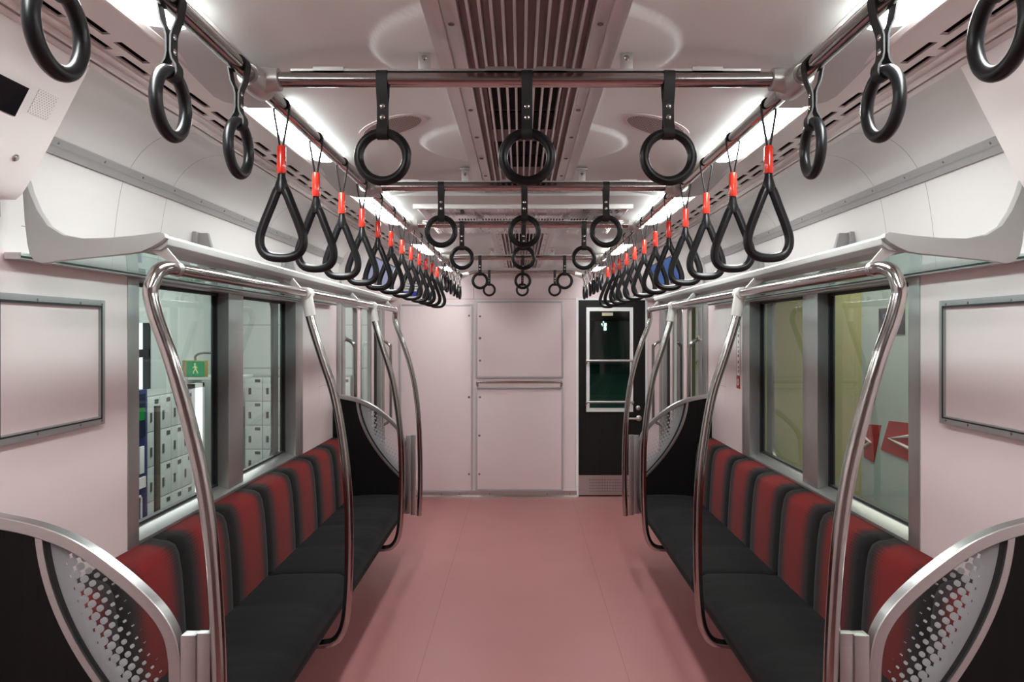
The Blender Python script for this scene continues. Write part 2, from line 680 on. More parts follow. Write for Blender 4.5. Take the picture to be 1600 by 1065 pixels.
xs = [-0.553 + 1.106 * i / 150 for i in range(151)]
ysg = [Y0, -1.5, -0.5, 0.3] + [0.5 + 0.0125 * i for i in range(0, 205)] + [3.07]
vs, fs = [], []
for yy in ysg:
    for xx in xs:
        vs.append((xx, yy, ceilz(xx, yy)))
nx = len(xs)
for j in range(len(ysg) - 1):
    for i in range(nx - 1):
        if abs(xs[i] + xs[i + 1]) / 2 > 0.168:
            fs.append((j * nx + i, j * nx + i + 1, (j + 1) * nx + i + 1, (j + 1) * nx + i))
b = MB().add(vs, fs)
b.box(-0.553, 0.553, 3.055, 3.25, 2.036, 2.07)
for s in (-1, 1):
    b.prism([(s * 0.170, 2.062), (s * 0.18, 2.062), (s * 0.46, 2.045), (s * 0.553, 2.034), (s * 0.553, 2.09), (s * 0.170, 2.09)], 3.25, FAR)
b.box(-0.17, 0.17, 3.25, 4.25, 2.062, 2.09)
b.box(-0.17, 0.17, 6.55, FAR, 2.062, 2.09)
ceil = tag(b.build('ceiling', 'ceiling', angle=0.9), kind='structure', label='light grey panelled ceiling with round recesses beside the duct', cat='ceiling')
# lamp trough and roof above
b = MB()
for s in (-1, 1):
    b.box(s * 0.549, s * 0.556, Y0, FAR, 2.033, 2.10)
    b.box(s * 0.556, s * 0.69, Y0, FAR, 2.07, 2.10)
    b.prism([(s * 0.668, 2.030), (s * 0.680, 2.028), (s * 0.755, 2.084), (s * 0.755, 2.10), (s * 0.68, 2.10), (s * 0.668, 2.07)], Y0, FAR)
b.build('lamp_trough', 'trimwhite', ceil, smooth=False)
MB().box(-1.36, 1.36, Y0, FAR + 1.6, 2.16, 2.22).build('roof_panel', 'dark', ceil, smooth=False)

# rear bulkhead behind the viewer
tag(MB().box(-1.33, 1.33, Y0 - 0.06, Y0, 0, 2.2).build('wall_rear', 'endwall', smooth=False), kind='structure', label='pink bulkhead wall behind the viewer', cat='wall')


def ex(px):
    return CX + (px - 814) / 1200 * FAR


def ez(py):
    return H + (520 - py) / 1200 * FAR


# end wall with the opening of the cab door
dx0, dx1, dz1 = ex(903), ex(1009), ez(468)
b = MB()
b.box(-1.34, dx0, FAR, FAR + 0.06, 0, 2.2)
b.box(dx1, 1.34, FAR, FAR + 0.06, 0, 2.2)
b.box(dx0, dx1, FAR, FAR + 0.06, dz1, 2.2)
tag(b.build('wall_end', 'endwall', smooth=False), kind='structure', label='pink end wall between saloon and dark cab', cat='wall')
b = MB()
b.box(ex(606), ex(901), FAR - 0.012, FAR, 0.0, ez(766))
bb = tag(b.build('baseboard_end', 'satin', smooth=False), kind='structure', label='stainless steel skirting under the pink end wall', cat='skirting')
MB().prism([(FAR - 0.012, 0.016), (FAR - 0.030, 0.0), (FAR - 0.012, 0.0)], ex(606), ex(901), 'x').build('cove_strip', 'steel', bb, smooth=False)
sc = MB()
for px in (690, 718, 765, 855, 890):
    sc.disc((ex(px), FAR - 0.012, ez(771)), (0, -1, 0), 0.006, 0.003)
sc.build('screw', 'screw', bb)
b = MB()
b.box(dx0 - 0.018, dx0 + 0.004, FAR - 0.01, FAR + 0.02, 0, dz1 + 0.02)
b.box(dx1 - 0.004, dx1 + 0.014, FAR - 0.01, FAR + 0.02, 0, dz1 + 0.02)
b.box(dx0, dx1, FAR - 0.008, FAR + 0.02, dz1 - 0.004, dz1 + 0.016)
tag(b.build('trim_5', 'white', smooth=False), kind='structure', label='thin white frame around the black cab door', cat='door frame')

# cab door (black) ------------------------------------------------------------------------------
d3 = thing('door_3', 'black woodgrain cab door with a tall window', 'door', ((dx0 + dx1) / 2, FAR, 0), kind='structure')
wx0, wx1, wz0, wz1 = ex(921), ex(984), ez(637), ez(486)
b = MB()
yb0, yb1 = FAR + 0.002, FAR + 0.042
zt = ez(742)
b.box(dx0, wx0, yb0, yb1, zt, dz1)
b.box(wx1, dx1, yb0, yb1, zt, dz1)
b.box(wx0, wx1, yb0, yb1, zt, wz0)
b.box(wx0, wx1, yb0, yb1, wz1, dz1)
b.build('door_leaf', 'doorblack', d3, smooth=False)
b = MB()
for (a0, a1, c0, c1) in ((ex(916), wx0, ez(643), ez(480)), (wx1, ex(989), ez(643), ez(480)), (wx0, wx1, ez(643), wz0), (wx0, wx1, wz1, ez(480))):
    b.box(a0, a1, FAR - 0.014, FAR + 0.006, c0, c1)
b.build('window_frame', 'white', d3, bevel=0.002)
MB().box(wx0, wx1, FAR + 0.02, FAR + 0.026, wz0, wz1).build('window_pane', 'glassdoor', d3, smooth=False)
MB().box(ex(941), ex(958), FAR + 0.017, FAR + 0.0195, ez(493), ez(488)).build('sticker', plain('cream_sticker', lin((205, 196, 165)), 0.5), d3, smooth=False)
for py in (563, 627):
    b = MB()
    x0, x1 = ex(914), ex(990)
    b.tube([(x0 + 0.01, FAR - 0.05, ez(py)), (x1 - 0.01, FAR - 0.05, ez(py))], 0.011)
    for xx in (x0 + 0.012, x1 - 0.012):
        b.tube(smoothpath([(xx, FAR - 0.05, ez(py)), (xx, FAR - 0.035, ez(py) - 0.012), (xx, FAR + 0.0, ez(py) - 0.03)], 4), 0.008)
    b.build('guard_bar', 'cast', d3)
b = MB().disc((ex(997), FAR, ez(637)), (0, -1, 0), 0.021, 0.012, 16)
b.build('lock_cylinder', 'satin', d3)
b = MB().disc((ex(998), FAR, ez(653)), (0, -1, 0), 0.026, 0.014, 18)
b.tube([(ex(998), FAR - 0.004, ez(653)), (ex(998), FAR - 0.05, ez(653))], 0.010)
b.tube([(ex(998), FAR - 0.045, ez(653)), (ex(981), FAR - 0.045, ez(653))], 0.010)
b.build('lever_handle', 'satin', d3)
b = MB().box(dx0 + 0.004, dx1 - 0.004, FAR - 0.004, FAR + 0.04, 0.012, zt)
kp = b.build('kick_plate', 'satin', d3, smooth=False)
b = MB()
for i in range(26):
    for j in range(5):
        x = ex(921) + i * (ex(984) - ex(921)) / 25
        b.box(x, x + 0.006, FAR - 0.0055, FAR - 0.002, ez(768) + j * 0.026, ez(768) + j * 0.026 + 0.013)
b.build('vent_hole', 'screw', kp, smooth=False)

# dark cab beyond the door
b = MB()
b.box(-1.34, 1.34, FAR + 1.5, FAR + 1.56, 0, 2.2)
b.box(-1.34, -1.30, FAR + 0.06, FAR + 1.5, 0, 2.2)
b.box(1.30, 1.34, FAR + 0.06, FAR + 1.5, 0, 2.2)
b.box(-1.34, 1.34, FAR + 0.06, FAR + 1.56, -0.06, 0)
tag(b.build('wall_cab', plain('cab_dark', (0.018, 0.022, 0.021), 0.6), smooth=False), kind='structure', label='dark unlit driving cab walls beyond the black door', cat='wall')
t = thing('driver_console', 'dark green driving console in the unlit cab behind the door window', 'console', (0.8, FAR + 1.2, 0))
MB().prism([(FAR + 1.0, 0), (FAR + 1.48, 0), (FAR + 1.48, 1.15), (FAR + 1.2, 1.05), (FAR + 1.0, 0.85)], 0.3, 1.25, 'x').build('desk', plain('cab_green', (0.05, 0.15, 0.11), 0.5), t, smooth=False)
MB().box(0.52, 1.2, FAR + 1.42, FAR + 1.5, 1.15, 1.62).build('green_reflection_panel', plain('reflection_green', (0.07, 0.24, 0.17), 0.5), t, smooth=False)  # green reflection in the door glass, put into this panel's colour
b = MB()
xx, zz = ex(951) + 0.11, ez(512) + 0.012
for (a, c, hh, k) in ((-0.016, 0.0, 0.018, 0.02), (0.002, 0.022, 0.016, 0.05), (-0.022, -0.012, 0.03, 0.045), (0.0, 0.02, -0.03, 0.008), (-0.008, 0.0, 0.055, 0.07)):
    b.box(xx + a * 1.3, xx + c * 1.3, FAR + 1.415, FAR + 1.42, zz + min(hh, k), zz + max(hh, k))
b.build('painted_reflection', emit('white_reflection', (0.85, 0.95, 1.0), 3.0), t, smooth=False)  # white reflection in the door glass, shaped as glowing blocks

# equipment cabinet doors and rail on the end wall ------------------------------------------------
def wall_panel(name, label, px0, px1, py0, py1, screws, group):
    t = thing(name, label, 'cabinet door', (ex((px0 + px1) / 2), FAR, ez(py1)), group)
    x0, x1, z0, z1 = ex(px0), ex(px1), ez(py1), ez(py0)
    MB().box(x0 + 0.016, x1 - 0.016, FAR - 0.010, FAR + 0.002, z0 + 0.016, z1 - 0.016).build('panel', 'pinkpanel', t, bevel=0.002)
    b = MB()
    fw = 0.018
    b.box(x0, x0 + fw, FAR - 0.013, FAR, z0, z1)
    b.box(x1 - fw, x1, FAR - 0.013, FAR, z0, z1)
    b.box(x0 + fw, x1 - fw, FAR - 0.013, FAR, z0, z0 + fw)
    b.box(x0 + fw, x1 - fw, FAR - 0.013, FAR, z1 - fw, z1)
    b.build('frame', 'cornerframe', t, bevel=0.0025)
    for px, py, r in screws:
        MB().disc((ex(px), FAR - 0.010, ez(py)), (0, -1, 0), r, 0.003, 14).build('lock', 'screw', t)
    return t


g = 'pink equipment cabinet doors on the end wall'
wall_panel('cabinet_door', 'tall pink cabinet door with grey frame, full height of end wall', 624, 739, 475, 768, [(733, 493, 0.010), (733, 620, 0.012), (733, 740, 0.010)], g)
wall_panel('cabinet_door', 'square pink cabinet door above the steel rail on end wall', 743, 880, 470, 590, [(750, 494, 0.010), (750, 528, 0.012), (750, 563, 0.010)], g)
wall_panel('cabinet_door', 'pink cabinet door below the steel rail on end wall', 743, 880, 605, 766, [(750, 620, 0.010), (749, 680, 0.011), (749, 740, 0.010)], g)
t = thing('grab_rail', 'horizontal steel grab rail between two pink cabinet doors', 'grab rail', (ex(811), FAR, ez(597)))
x0, x1 = ex(744), ex(879)
MB().tube([(x0 + 0.02, FAR - 0.055, ez(596)), (x1 - 0.02, FAR - 0.055, ez(596))], 0.0125).build('rail', 'steel', t)
for xx, sg in ((x0 + 0.012, 1), (x1 - 0.012, -1)):
    MB().tube(smoothpath([(xx + sg * 0.012, FAR - 0.055, ez(596)), (xx + sg * 0.002, FAR - 0.05, ez(596) - 0.004), (xx, FAR - 0.035, ez(596) - 0.02), (xx, FAR + 0.002, ez(596) - 0.036)], 5), 0.0125).build('bracket', 'steel', t)
t = thing('wall_sticker', 'small white notice with blue band on end wall above tall cabinet', 'sticker', (ex(643), FAR, ez(462)))
MB().box(ex(629), ex(656), FAR - 0.002, FAR, ez(470), ez(436)).build('sheet', 'white', t, smooth=False)
MB().box(ex(629), ex(656), FAR - 0.0025, FAR - 0.001, ez(463), ez(455)).build('blue_band', plain('blue_band', lin((40, 50, 180)), 0.4), t, smooth=False)
b = MB()
for i, (a, c) in enumerate(((632, 640), (643, 653))):
    for j in range(3):
        b.box(ex(a), ex(c), FAR - 0.0025, FAR - 0.001, ez(452 - 4 * j), ez(450.5 - 4 * j))
b.build('print', plain('grey_print', lin((110, 108, 112)), 0.5), t, smooth=False)

# ================================================================ WINDOWS
XG = 1.312
MY0, MY1 = 3.282, 3.456
for s in (-1, 1):
    t = thing('window_%d' % (1 if s < 0 else 2), 'two-pane saloon window in aluminium frame, ' + ('looking onto grey lockers' if s < 0 else 'looking onto a yellow wall with red signs'), 'window', (s * W, 3.39, WZ0), kind='structure')
    fi, fo = s * (W - 0.004), s * (W + 0.085)
    b = MB()
    b.box(fi, fo, WY0, WY0 + 0.07, WZ0, WZ1)
    b.box(fi, fo, WY1 - 0.14, WY1, WZ0, WZ1)
    b.box(fi, fo, WY0 + 0.07, WY1 - 0.14, WZ1 - 0.03, WZ1)
    b.build('window_frame', 'aluframe', t, bevel=0.004)
    b = MB()
    b.prism([(s * 1.244, WZ0), (s * 1.244, WZ0 + 0.012), (s * XG, WZ0 + 0.035), (s * 1.335, WZ0 + 0.035), (s * 1.335, WZ0)], WY0 + 0.07, WY1 - 0.14)
    b.build('sill', 'aluframe', t, bevel=0.002)
    b = MB().box(s * 1.258, fo, MY0, MY1, WZ0 + 0.012, WZ1 - 0.02)
    b.build('mullion', 'aluframe', t, bevel=0.004)
    z0, z1 = WZ0 + 0.03, WZ1 - 0.03
    for (a, c) in ((WY0 + 0.07, MY0), (MY1, WY1 - 0.14)):
        b = MB()
        for (p, q, u, v) in ((a, a + 0.012, z0, z1), (c - 0.012, c, z0, z1), (a, c, z0, z0 + 0.012), (a, c, z1 - 0.012, z1)):
            b.box(s * (XG - 0.008), s * (XG + 0.012), p, q, u, v)
        g_ = b.build('gasket', 'gasket', t, smooth=False)
        MB().box(s * XG, s * (XG + 0.005), a + 0.008, c - 0.008, z0 + 0.008, z1 - 0.008).build('pane', 'glass', t, smooth=False)
    # outer body opening with a rounded far corner
    b = MB()
    q = []
    yb, zb, zt2 = WY1 - 0.215, WZ0 + 0.02, WZ1 - 0.035
    R = 0.05
    out = [(WY1 - 0.13, zb - 0.02), (WY1 - 0.13, zt2 + 0.03)]
    for k in range(7):
        an = PI / 2 - k / 6 * PI / 2
        q.append((yb - R + R * math.cos(an), zt2 - R + R * math.sin(an)))
    for k in range(7):
        an = -k / 6 * PI / 2
        q.append((yb - R + R * math.cos(an), zb + R + R * math.sin(an)))
    prof = [(yb - R, zt2 + 0.03)] + q + [(yb - R, zb - 0.02)] + out
    b.prism(prof, s * 1.345, s * 1.36, 'x')
    b.build('outer_corner', 'bracketgrey', t, smooth=False)

# ================================================================ FAR SIDE DOORS
for s in (-1, 1):
    t = thing('door_%d' % (1 if s < 0 else 2), 'pink double sliding door at the far end, ' + SIDE[s] + ' side', 'door', (s * 1.28, 6.03, 0), kind='structure')
    xd = 1.285
    for k, (a, c) in enumerate(((DY0 - 0.06, 6.031), (6.039, DY1))):
        ya, yc = a + 0.12, c - 0.075
        if k:
            ya, yc = a + 0.075, c - 0.15
        za, zc = 0.66, 1.69
        b = MB()
        b.box(s * xd, s * (xd + 0.03), a, ya, 0.01, 1.80)
        b.box(s * xd, s * (xd + 0.03), yc, c, 0.01, 1.80)
        b.box(s * xd, s * (xd + 0.03), ya, yc, 0.01, za)
        b.box(s * xd, s * (xd + 0.03), ya, yc, zc, 1.80)
        leaf = b.build('door_leaf', 'pinkpanel', t, bevel=0.003)
        b = MB()
        fr = [(s * (xd - 0.004), y_, z_) for (y_, z_) in ()]
        R = 0.05
        pts = []
        for (cy, cz, a0) in ((yc - R, zc - R, 0), (ya + R, zc - R, PI / 2), (ya + R, za + R, PI), (yc - R, za + R, 1.5 * PI)):
            for j in range(6):
                an = a0 + j / 5 * PI / 2
                pts.append((s * xd, cy + R * math.cos(an), cz + R * math.sin(an)))
        b.tube(pts, 0.009, 8, closed=True)
        b.build('window_rim', 'alu', leaf)
        MB().box(s * (xd + 0.012), s * (xd + 0.016), ya, yc, za, zc).build('window_pane', 'glass', leaf, smooth=False)
    b = MB()
    b.box(s * 1.238, s * 1.34, PY, PY + 0.10, 0, 1.80)
    b.box(s * 1.246, s * 1.34, PY + 0.10, PY + 0.13, 0, 1.80)
    b.box(s * 1.238, s * 1.34, PY + 0.13, DY0 - 0.02, 0, 1.80)
    b.box(s * 1.238, s * 1.34, DY1 + 0.05, 6.80, 0, 1.80)
    b.box(s * 1.246, s * 1.34, 6.80, 6.84, 0, 1.80)
    b.box(s * 1.238, s * 1.34, 6.84, 6.94, 0, 1.80)
    b.build('door_frame', 'aluframe', t, bevel=0.003)
    MB().box(s * 1.27, s * 1.34, DY1, DY1 + 0.05, 0, 1.80).build('rubber_gap', 'gasket', t, smooth=False)
    MB().box(s * 1.262, s * 1.34, DY0, DY1, 0, 0.012).build('threshold', 'satin', t, smooth=False)

    # door pocket grab bars: vertical pole bent back to the wall
    for k, (yy, zb, zt3) in enumerate(((DY0 - 0.02, 0.86, 1.40), (6.85, 0.72, 1.37))):
        lab = 'steel grab bar on %s door post, %s' % (SIDE[s], 'beside the bench end' if k == 0 else 'beside the end wall')
        t = thing('door_grab_bar', lab, 'grab bar', (s * 1.24, yy, zb), 'grab bars beside the far doors')
        xo = 1.17
        path = smoothpath([(s * 1.24, yy - 0.10 * (1 - 2 * k) * 0 - 0.0, zt3 + 0.05), (s * 1.20, yy, zt3 + 0.03), (s * (xo + 0.006), yy, zt3), (s * xo, yy, zt3 - 0.03), (s * xo, yy, zb + 0.03), (s * (xo + 0.006), yy, zb), (s * 1.20, yy, zb - 0.03), (s * 1.24, yy, zb - 0.05)], 4)
        MB().tube(path, 0.0125).build('bar', 'steel', t)
        for zz in (zt3 + 0.05, zb - 0.05):
            MB().disc((s * 1.239, yy, zz), (-s, 0, 0), 0.022, 0.008, 14).build('flange', 'satin', t)

# door headers: near pair (over the doors beside the viewer) and far pair
HP = [(0.955, 2.110), (0.985, 2.052), (1.090, 1.848), (1.112, 1.812), (1.122, 1.797), (1.135, 1.786), (1.255, 1.786), (1.255, 2.11)]


def hpoint(f, off=0.0):
    a, c = Vector((0.985, 2.052)), Vector((1.090, 1.848))
    d = (c - a)
    n = Vector((-d.y, d.x)).normalized()
    if n.x > 0:
        n = -n
    p = a + d * f + n * off
    return p.x, p.y


def hquad(s, ya, yc, f0, f1, t0, t1):
    p = [hpoint(f0, t0), hpoint(f1, t0), hpoint(f1, t1), hpoint(f0, t1)]
    return MB().prism([(s * a, c) for a, c in p], ya, yc)


for s in (-1, 1):
    t = thing('door_header', 'white slanted door header panel at the near end, ' + ('with a dark screen' if s < 0 else 'beside the red sign window'), 'door header', (s * 1.2, 0.9, 1.79), 'white door headers')
    MB().prism([(s * x, z) for x, z in HP], -0.1, 1.712).build('housing', 'header', t, bevel=0.004)
    if s < 0:
        hquad(s, 1.20, 1.57, 0.30, 0.58, -0.002, 0.003).build('screen', 'screenoff', t, smooth=False)
        hquad(s, 1.60, 1.665, 0.26, 0.50, -0.002, 0.0012).build('speaker_holes', 'headerperf', t, smooth=False)
    x, z = hpoint(0.93)
    MB().disc((s * x, 1.63, z), (-s * 0.9, 0, -0.46), 0.008, 0.006, 14).build('lock', 'steel', t)
    b = hquad(s, 0.6, 1.575, 0.80, 1.0, -0.002, 0.0008)
    b.build('access_hatch', 'header', t, bevel=0.0006)
    t = thing('door_header', 'white door header at far end with ' + ('pale lavender screens' if s < 0 else 'bright blue screens'), 'door header', (s * 1.2, 5.9, 1.79), 'white door headers')
    MB().prism([(s * x, z) for x, z in HP], 5.12, FAR - 0.002).build('housing', 'header', t, bevel=0.004)
    for (a, c) in ((5.20, 5.60), (5.66, 6.06)):
        hquad(s, a, c, 0.18, 0.98, -0.002, 0.004).build('screen_bezel', 'blackgloss', t, smooth=False)
        hquad(s, a + 0.015, c - 0.015, 0.23, 0.93, 0.002, 0.0055).build('screen', 'screenpale' if s < 0 else 'screenblue', t, smooth=False)

# advertisement rail strips
for s in (-1, 1):
    t = thing('advertisement_rail', 'long grey advertisement rail with screws on %s upper panel' % SIDE[s], 'rail', (s * 1.2, 3.4, 1.95), 'advertisement rails')
    ya, yc = 1.72, 5.115
    MB().prism([(s * x, z) for x, z in ((1.196, 1.992), (1.190, 1.986), (1.199, 1.968), (1.208, 1.948), (1.216, 1.950), (1.214, 1.966))], ya, yc).build('strip', 'panelstrip', t, smooth=False)
    MB().prism([(s * x, z) for x, z in ((1.1985, 1.971), (1.1955, 1.9690), (1.1985, 1.9640), (1.2015, 1.966))], ya, yc).build('groove_lip', 'bracketgrey', t, smooth=False)
    y = ya + 0.03
    k = 0
    while y < yc:
        MB().disc((s * 1.1945, y, 1.977), (-s * 0.9, 0, -0.4), 0.004, 0.002, 10).build('screw', 'screw', t)
        y += 0.22
for s in (-1, 1):
    for k, yy in enumerate((2.33, 2.62)):
        pass

# ================================================================ LAMPS
TIPS = [1.36, 2.40, 3.78, 5.22, 6.58]
STARTS = [0.38, 1.78, 2.95, 4.52, 6.02]
XL0, XL1 = 0.558, 0.664
for s in (-1, 1):
    for k, tip in enumerate(TIPS):
        y0 = STARTS[k]
        names = ['at the near door header', 'after the first crossbar', 'after the second crossbar', 'before the fourth crossbar', 'beyond the fourth crossbar']
        lab = 'glowing white strip lamp with rounded end on %s ceiling, %s' % (SIDE[s], names[k])
        t = thing('ceiling_light', lab, 'ceiling lamp', (s * 0.66, tip, 2.06), 'strip lamps along the ceiling')
        cxm, hw = (XL0 + XL1) / 2, (XL1 - XL0) / 2
        # domed lens with a round far end, hanging a little below the ceiling line
        vs, fs = [], []
        st = [(y0, 1.0), ((y0 + tip) / 2, 1.0), (tip - 0.10, 1.0)] + [(tip - 0.10 + 0.10 * math.sin(a), math.cos(a)) for a in [j / 10 * PI / 2 for j in range(1, 10)]] + [(tip, 0.04)]
        m = 13
        for yy, q in st:
            for j in range(m):
                a = PI * j / (m - 1)
                vs.append((s * (cxm + hw * q * math.cos(a)), yy, 2.042 - 0.030 * math.sqrt(q) * math.sin(a) ** 0.7))
        for i in range(len(st) - 1):
            for j in range(m - 1):
                fs.append((i * m + j, i * m + j + 1, (i + 1) * m + j + 1, (i + 1) * m + j))
            fs.append((i * m + m - 1, i * m, (i + 1) * m, (i + 1) * m + m - 1))
        fs += [tuple(range(m)), tuple((len(st) - 1) * m + j for j in range(m))]
        MB().add(vs, fs).build('lens', 'lamp', t, angle=1.2)
        MB().box(s * (XL0 + 0.012), s * (XL1 - 0.012), y0, tip - 0.11, 2.043, 2.07).build('housing', 'trimwhite', t, smooth=False)
    # grey cover panels between the lamps: they start round and swell below the lamps
    for k, tip in enumerate(TIPS[:-1]):
        lab = 'grey curved cover panel between strip lamps, %s side, %s' % (SIDE[s], ['before first crossbar socket', 'before second crossbar socket', 'before third crossbar socket', 'past fourth crossbar'][k])
        ya, yc = tip - 0.002, STARTS[k + 1] - 0.008
        b = MB()
        n = 14
        vs, fs = [], []
        for i in range(n + 1):
            f = i / n
            yy = ya + (yc - ya) * f
            low = 2.030 - 0.022 * f * f
            outer = 0.668 + 0.026 * math.sin(min(1, f / 0.75) * PI / 2) - (0.05 * max(0, (f - 0.86) / 0.14) ** 2.2)
            row = [(s * 0.552, yy, low + 0.004), (s * 0.59, yy, low), (s * 0.64, yy, low), (s * outer, yy, low + 0.003), (s * outer, yy, 2.037), (s * 0.552, yy, 2.045)]
            vs += row
        m = 6
        for i in range(n):
            for j in range(m):
                q = (j + 1) % m
                fs.append((i * m + j, i * m + q, (i + 1) * m + q, (i + 1) * m + j))
        fs += [tuple(range(m)), tuple(n * m + j for j in range(m))]
        b.add(vs, fs)
        tag(b.build('lamp_cover', 'cover', angle=0.5), lab, 'lamp cover', 'grey lamp covers')

# ================================================================ CEILING DUCT
def duct(label, ya, yc, mouths, zb=2.043, hw=0.179, nf=13):
    t = thing('ventilation_duct', label, 'ventilation duct', (0, (ya + yc) / 2, zb + 0.03), 'slatted ceiling ducts')
    b = MB()
    for s in (-1, 1):
        b.box(s * (hw - 0.030), s * hw, ya, yc, zb + 0.002, zb + 0.03)
        b.box(s * (hw - 0.056), s * (hw - 0.030), ya, yc, zb + 0.010, zb + 0.03)
    b.box(-hw + 0.056, hw - 0.056, ya, ya + 0.012, zb + 0.004, zb + 0.03)
    b.box(-hw + 0.056, hw - 0.056, yc - 0.012, yc, zb + 0.004, zb + 0.03)
    fr = b.build('side_frame', 'ductmetal', t, bevel=0.002)
    MB().box(-hw + 0.02, hw - 0.02, ya, yc, zb + 0.028, zb + 0.034).build('backing', 'ductback', t, smooth=False)
    inner = hw - 0.058
    for i in range(nf):
        x = -inner + 2 * inner * i / (nf - 1)
        MB().box(x - 0.0028, x + 0.0028, ya + 0.012, yc - 0.012, zb, zb + 0.026).build('slat', 'ductmetal', t, bevel=0.0012)
    for (a, c) in mouths:
        MB().box(-inner * 0.74, inner * 0.74, a, c, zb + 0.022, zb + 0.0275).build('air_mouth', 'dark', t, smooth=False)
    for s in (-1, 1):
        y = ya + 0.09
        while y < yc:
            MB().disc((s * (hw - 0.043), y, zb + 0.010), (0, 0, -1), 0.006, 0.003, 10).build('screw', 'screw', fr)
            y += 0.27
    return t


duct('slatted metal ceiling duct over the first and second crossbars', -2.2, 3.04, [(-0.2, 0.1), (0.14, 0.44), (1.78, 1.98), (2.005, 2.17), (2.33, 2.48), (2.50, 2.66)])
duct('slatted metal ceiling duct section over the fourth crossbar', 4.25, 6.55, [(4.42, 4.64), (4.68, 4.84)], zb=2.04)

# stainless air conditioner panel
t = thing('air_conditioner_panel', 'wide shiny steel air conditioner panel behind the second crossbar', 'air conditioner', (0, 3.7, 2.05))
b = MB().prism([(-0.455, 2.028), (0.455, 2.028), (0.48, 2.05), (-0.48, 2.05)], 3.29, 4.16)
b.build('panel', 'mirror', t, bevel=0.002)
for j in range(2):
    for i in range(44):
        x = -0.30 + 0.60 * i / 43
        MB().box(x - 0.0032, x + 0.0032, 3.62 + j * 0.14, 3.73 + j * 0.14, 2.0262, 2.029).build('vent_slit', 'dark', t, smooth=False)
MB().box(-0.47, 0.47, 3.272, 3.294, 2.020, 2.05).build('front_lip', 'white', t, bevel=0.002)
for s in (-1, 1):
    MB().disc((s * 0.42, 3.36, 2.029), (0, 0, -1), 0.008, 0.004, 12).build('screw', 'screw', t)

# ceiling loudspeakers
for s in (-1, 1):
    t = thing('ceiling_speaker', 'oval perforated loudspeaker grille in ceiling, %s of the duct' % SIDE[s], 'loudspeaker', (s * 0.36, 2.1, 2.03), 'ceiling loudspeakers')

    def oval(a, c, n=32):
        L = math.atan2(0.20, 0.183 * 1.0)
        out = []
        for k in range(n):
            an = 2 * PI * k / n
            u, v = a * math.cos(an), c * math.sin(an)
            x = 0.362 + u * math.sin(L) * 0.9 + v * math.cos(L)
            yq = 2.102 + u * math.cos(L) - v * math.sin(L)
            out.append((s * x, yq))
        return out

    for nm, mt, a, c, z_up, z_dn in (('rim', 'trimwhite', 0.135, 0.068, 0.004, -0.0018), ('grille', 'speaker', 0.118, 0.056, 0.003, -0.003)):
        p = oval(a, c)
        vs = [(x, yq, ceilz(x, yq) + z_dn) for x, yq in p] + [(x, yq, ceilz(x, yq) + z_up) for x, yq in p]
        n = len(p)
        fs = [tuple(range(n)), tuple(range(2 * n - 1, n - 1, -1))] + [(i, (i + 1) % n, n + (i + 1) % n, n + i) for i in range(n)]
        MB().add(vs, fs).build(nm, mt, t)

# ================================================================ OVERHEAD RAILS
XO, ZR, RR = 0.535, 1.988, 0.0150
BARS = [1.5286, 2.647, 3.577, 5.157]
YE = 6.66
for s in (-1, 1):
    t = thing('overhead_rail', 'long polished steel strap rail running along the %s lamps' % SIDE[s], 'rail', (s * XO, 3, ZR), 'overhead strap rails')
    MB().tube([(s * XO, -1.6, ZR), (s * XO, YE, ZR)], RR, 16).build('tube', 'steel', t)
    MB().box(s * (XO - 0.004), s * (XO + 0.004), -1.6, YE - 0.05, ZR + RR - 0.002, ZR + RR + 0.005).build('top_strip', 'satin', t, smooth=False)
    for yy in (0.35, 1.0, 2.1, 3.1, 4.4, 5.9):
        MB().tube([(s * XO, yy, ZR + 0.01), (s * (XO + 0.066), yy, 2.05)], 0.007, 10).build('hanger', 'steel', t)
    MB().tube([(s * XO, YE - 0.06, ZR), (s * XO, YE + 0.01, ZR)], 0.020, 14).build('end_cap', 'cast', t)

